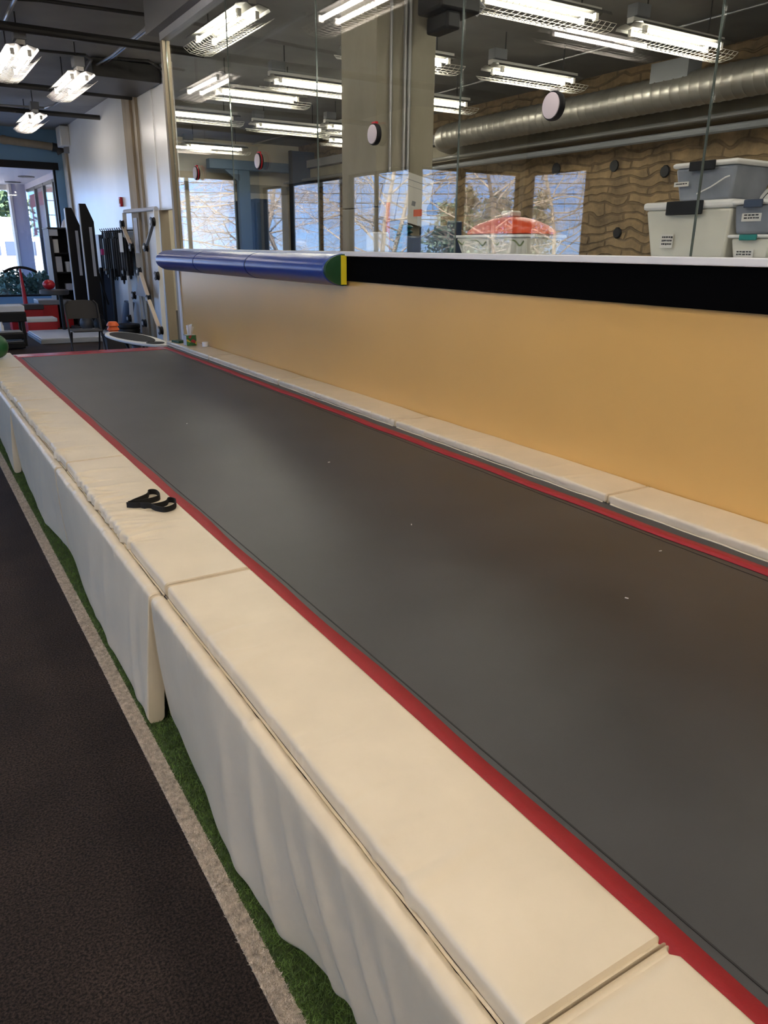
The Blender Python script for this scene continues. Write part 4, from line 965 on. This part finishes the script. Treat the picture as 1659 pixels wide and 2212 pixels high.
MB().lathe([(.103, -.0405), (.103, -.043)], (0, 0, 0), 'x', 32).build('dial_face', 'white_plastic', t)
MB().box(-.03, .01, -.06, .06, -.2, -.11).build('dial_foot', 'white_plastic', t)
# white bins, orange sled
for k, (y, lab) in enumerate(((4.13, 'white plastic bin with dark wavy rim line, left one under the orange sled'), (3.775, 'white plastic bin with dark wavy rim line, right one under the orange sled'))):
    t = thing('white_bin', lab, 'bin', (3.35, y, KZ), group='white bins behind the glass')
    MB().add([(-.12, -.14, 0), (.12, -.14, 0), (.12, .14, 0), (-.12, .14, 0), (-.15, -.165, .10), (.15, -.165, .10), (.15, .165, .10), (-.15, .165, .10)], [(3, 2, 1, 0), (4, 5, 6, 7), (0, 1, 5, 4), (1, 2, 6, 5), (2, 3, 7, 6), (3, 0, 4, 7)]).build('bin_body', 'tote_clear', t, bevel=.01)
    MB().box(-.165, .165, -.178, .178, .101, .118).build('bin_rim', 'white_plastic', t, bevel=.006)
    MB().tube(sp([(-.146, .15, .085), (-.140, .11, .06), (-.140, .07, .085), (-.144, -.05, .085), (-.140, -.10, .055), (-.144, -.14, .08)]), .005, 6).build('wave_line', 'olive', t)
sl_ = MB(); N, K = 30, 14
for i in range(N+1):
    u = -1+2*i/N; h_ = .098*max(0, 1-abs(u)**2.0)**.8*(1 if u > 0 else 1) + .004; w_ = .14*max(.02, 1-abs(u)**3)**.5
    for j in range(K): a = 2*PI*j/K; sl_.v.append((w_*math.cos(a), u*.385, max(0, math.sin(a))*h_ + min(0, math.sin(a))*.008))
for i in range(N):
    for j in range(K): sl_.f.append((i*K+j, i*K+(j+1) % K, (i+1)*K+(j+1) % K, (i+1)*K+j))
sl_.f.append(tuple(range(K))); sl_.f.append(tuple(N*K+j for j in range(K))[::-1])
t = thing('orange_shell', 'long orange boat shaped shell lying across the white bins', 'shell', (3.36, 3.95, KZ+.127))
sl_.build('hull', 'orange_sled', t); MB().box(-.05, .05, -.045, .035, .098, .135).build('top_block', 'tote_clear', t, bevel=.01)
t = thing('exercise_machine', 'low dark blue moulded machine with upright grip behind the glass', 'machine', (3.35, 4.80, KZ))
MB().prism([(-.28, 0), (.24, 0), (.24, .10), (.20, .125), (.02, .115), (-.04, .15), (-.05, .19), (-.10, .19), (-.10, .11), (-.28, .09)], -.10, .10, 'x').build('base', 'slate_plastic', t, bevel=.012)
MB().box(-.05, .05, -.30, -.255, .0, .215).build('grip_post', 'navy_paint', t, bevel=.008)
# teal cone stack
for k in range(6):
    o = MB().lathe([(.040, 0), (.055, .0), (.075, .010), (.077, .018), (.060, .030), (.040, .033)], n=22).build('stack_cone', 'teal_plastic', loc=(3.32, 5.13, KZ+.034*k)); tag(o, 'teal disc in the stack behind the glass below the column, number %s from the bottom' % ('one', 'two', 'three', 'four', 'five', 'six')[k], 'disc', 'stacked teal discs')
o = MB().box(-.06, .06, -.09, .09, 0, .155).build('paper_bag', 'paper', loc=(3.32, 5.50, KZ), bevel=.02); tag(o, 'crumpled pale bag standing left of the teal stack', 'bag')
t = thing('spray_pack', 'pale carton with orange flap standing right of the teal stack', 'carton', (3.45, 5.0, KZ))
MB().box(-.05, .05, -.12, .06, 0, .12).build('carton', 'tote_clear', t, bevel=.006); MB().box(-.05, .05, -.10, .06, .195, .26).build('lid', 'tote_clear', t); MB().box(-.04, .04, -.11, .05, .125, .19).build('middle_tray', 'dark_grey', t, bevel=.01)
MB().box(-.045, -.035, .02, .12, .262, .31).build('orange_flap', 'orange_plastic', t); MB().lathe([(.045, -.02), (.05, 0), (.045, .02)], (0, -.06, .30), 'x', 18).build('tape_reel', 'black_plastic', t)
t = thing('notice_papers', 'tilted white notice board hanging on the concrete column', 'notice', (4.0, 6.16, 2.10), (0, math.radians(12), 0))
MB().box(-.06, .27, -.020, -.004, -.25, .16).build('board', 'paper', t); MB().box(-.22, -.07, -.012, -.002, -.26, .10).build('side_sheet', 'paper', t)
ink = MB(); ink.box(-.02, .22, -.0215, -.0205, .10, .105); ink.box(-.02, .24, -.0215, -.0205, .05, .053); ink.box(.08, .12, -.0215, -.0205, -.10, -.06); ink.build('print_lines', 'mid_grey', t)
tag(MB().box(-.008, .008, -.02, .02, 0, .40).build('orange_strap', 'orange_plastic', loc=(3.80, 6.12, 1.60)), 'orange strap hanging beside the column conduits', 'strap')
# blue steel gantry and navy panels far in the back room
t = thing('steel_gantry', 'blue grey steel T frame standing far back behind the glass', 'frame', (7.75, 20.0, 0.01))
MB().box(-.65, 1.75, -.12, .12, 3.48, 3.70).build('beam', 'blue_steel', t, bevel=.01); MB().box(.12, .42, -.1, .1, .041, 3.475).build('post', 'blue_steel', t, bevel=.01)
MB().prism([(-.25, 3.475), (.11, 3.2), (.11, 3.475)], -.08, .08, 'y').build('gusset', 'blue_steel', t)
MB().box(-.1, .6, -.3, .3, 0, .04).build('foot_plate', 'blue_steel', t)
t = thing('navy_screen', 'tall dark navy panel at the far back, left of the column', 'panel', (9.40, 19.6, .01))
MB().box(-.20, .45, -.05, .05, 0, 3.98).build('panel', 'navy_paint', t, bevel=.006)
MB().box(-.24, -.2, -.07, .07, 0, 3.98).build('panel_edge', 'black_plastic', t)
for k, (x, zt, nm) in enumerate(((8.12, 2.76, 'left and lower'), (8.72, 2.84, 'right and taller'))):
    t = thing('navy_locker', 'dark navy locker at the far back, %s of the pair' % nm, 'locker', (x, 20.25, .01), group='navy lockers')
    MB().box(-.28, .28, 0, .45, 0, zt).build('body', 'navy_paint', t, bevel=.01); MB().box(-.25, .25, -.02, -.002, .1, zt-.1).build('locker_door', 'navy_paint', t, bevel=.01)
    MB().box(.18, .21, -.04, -.021, 1.2, 1.35).build('handle', 'light_grey', t)
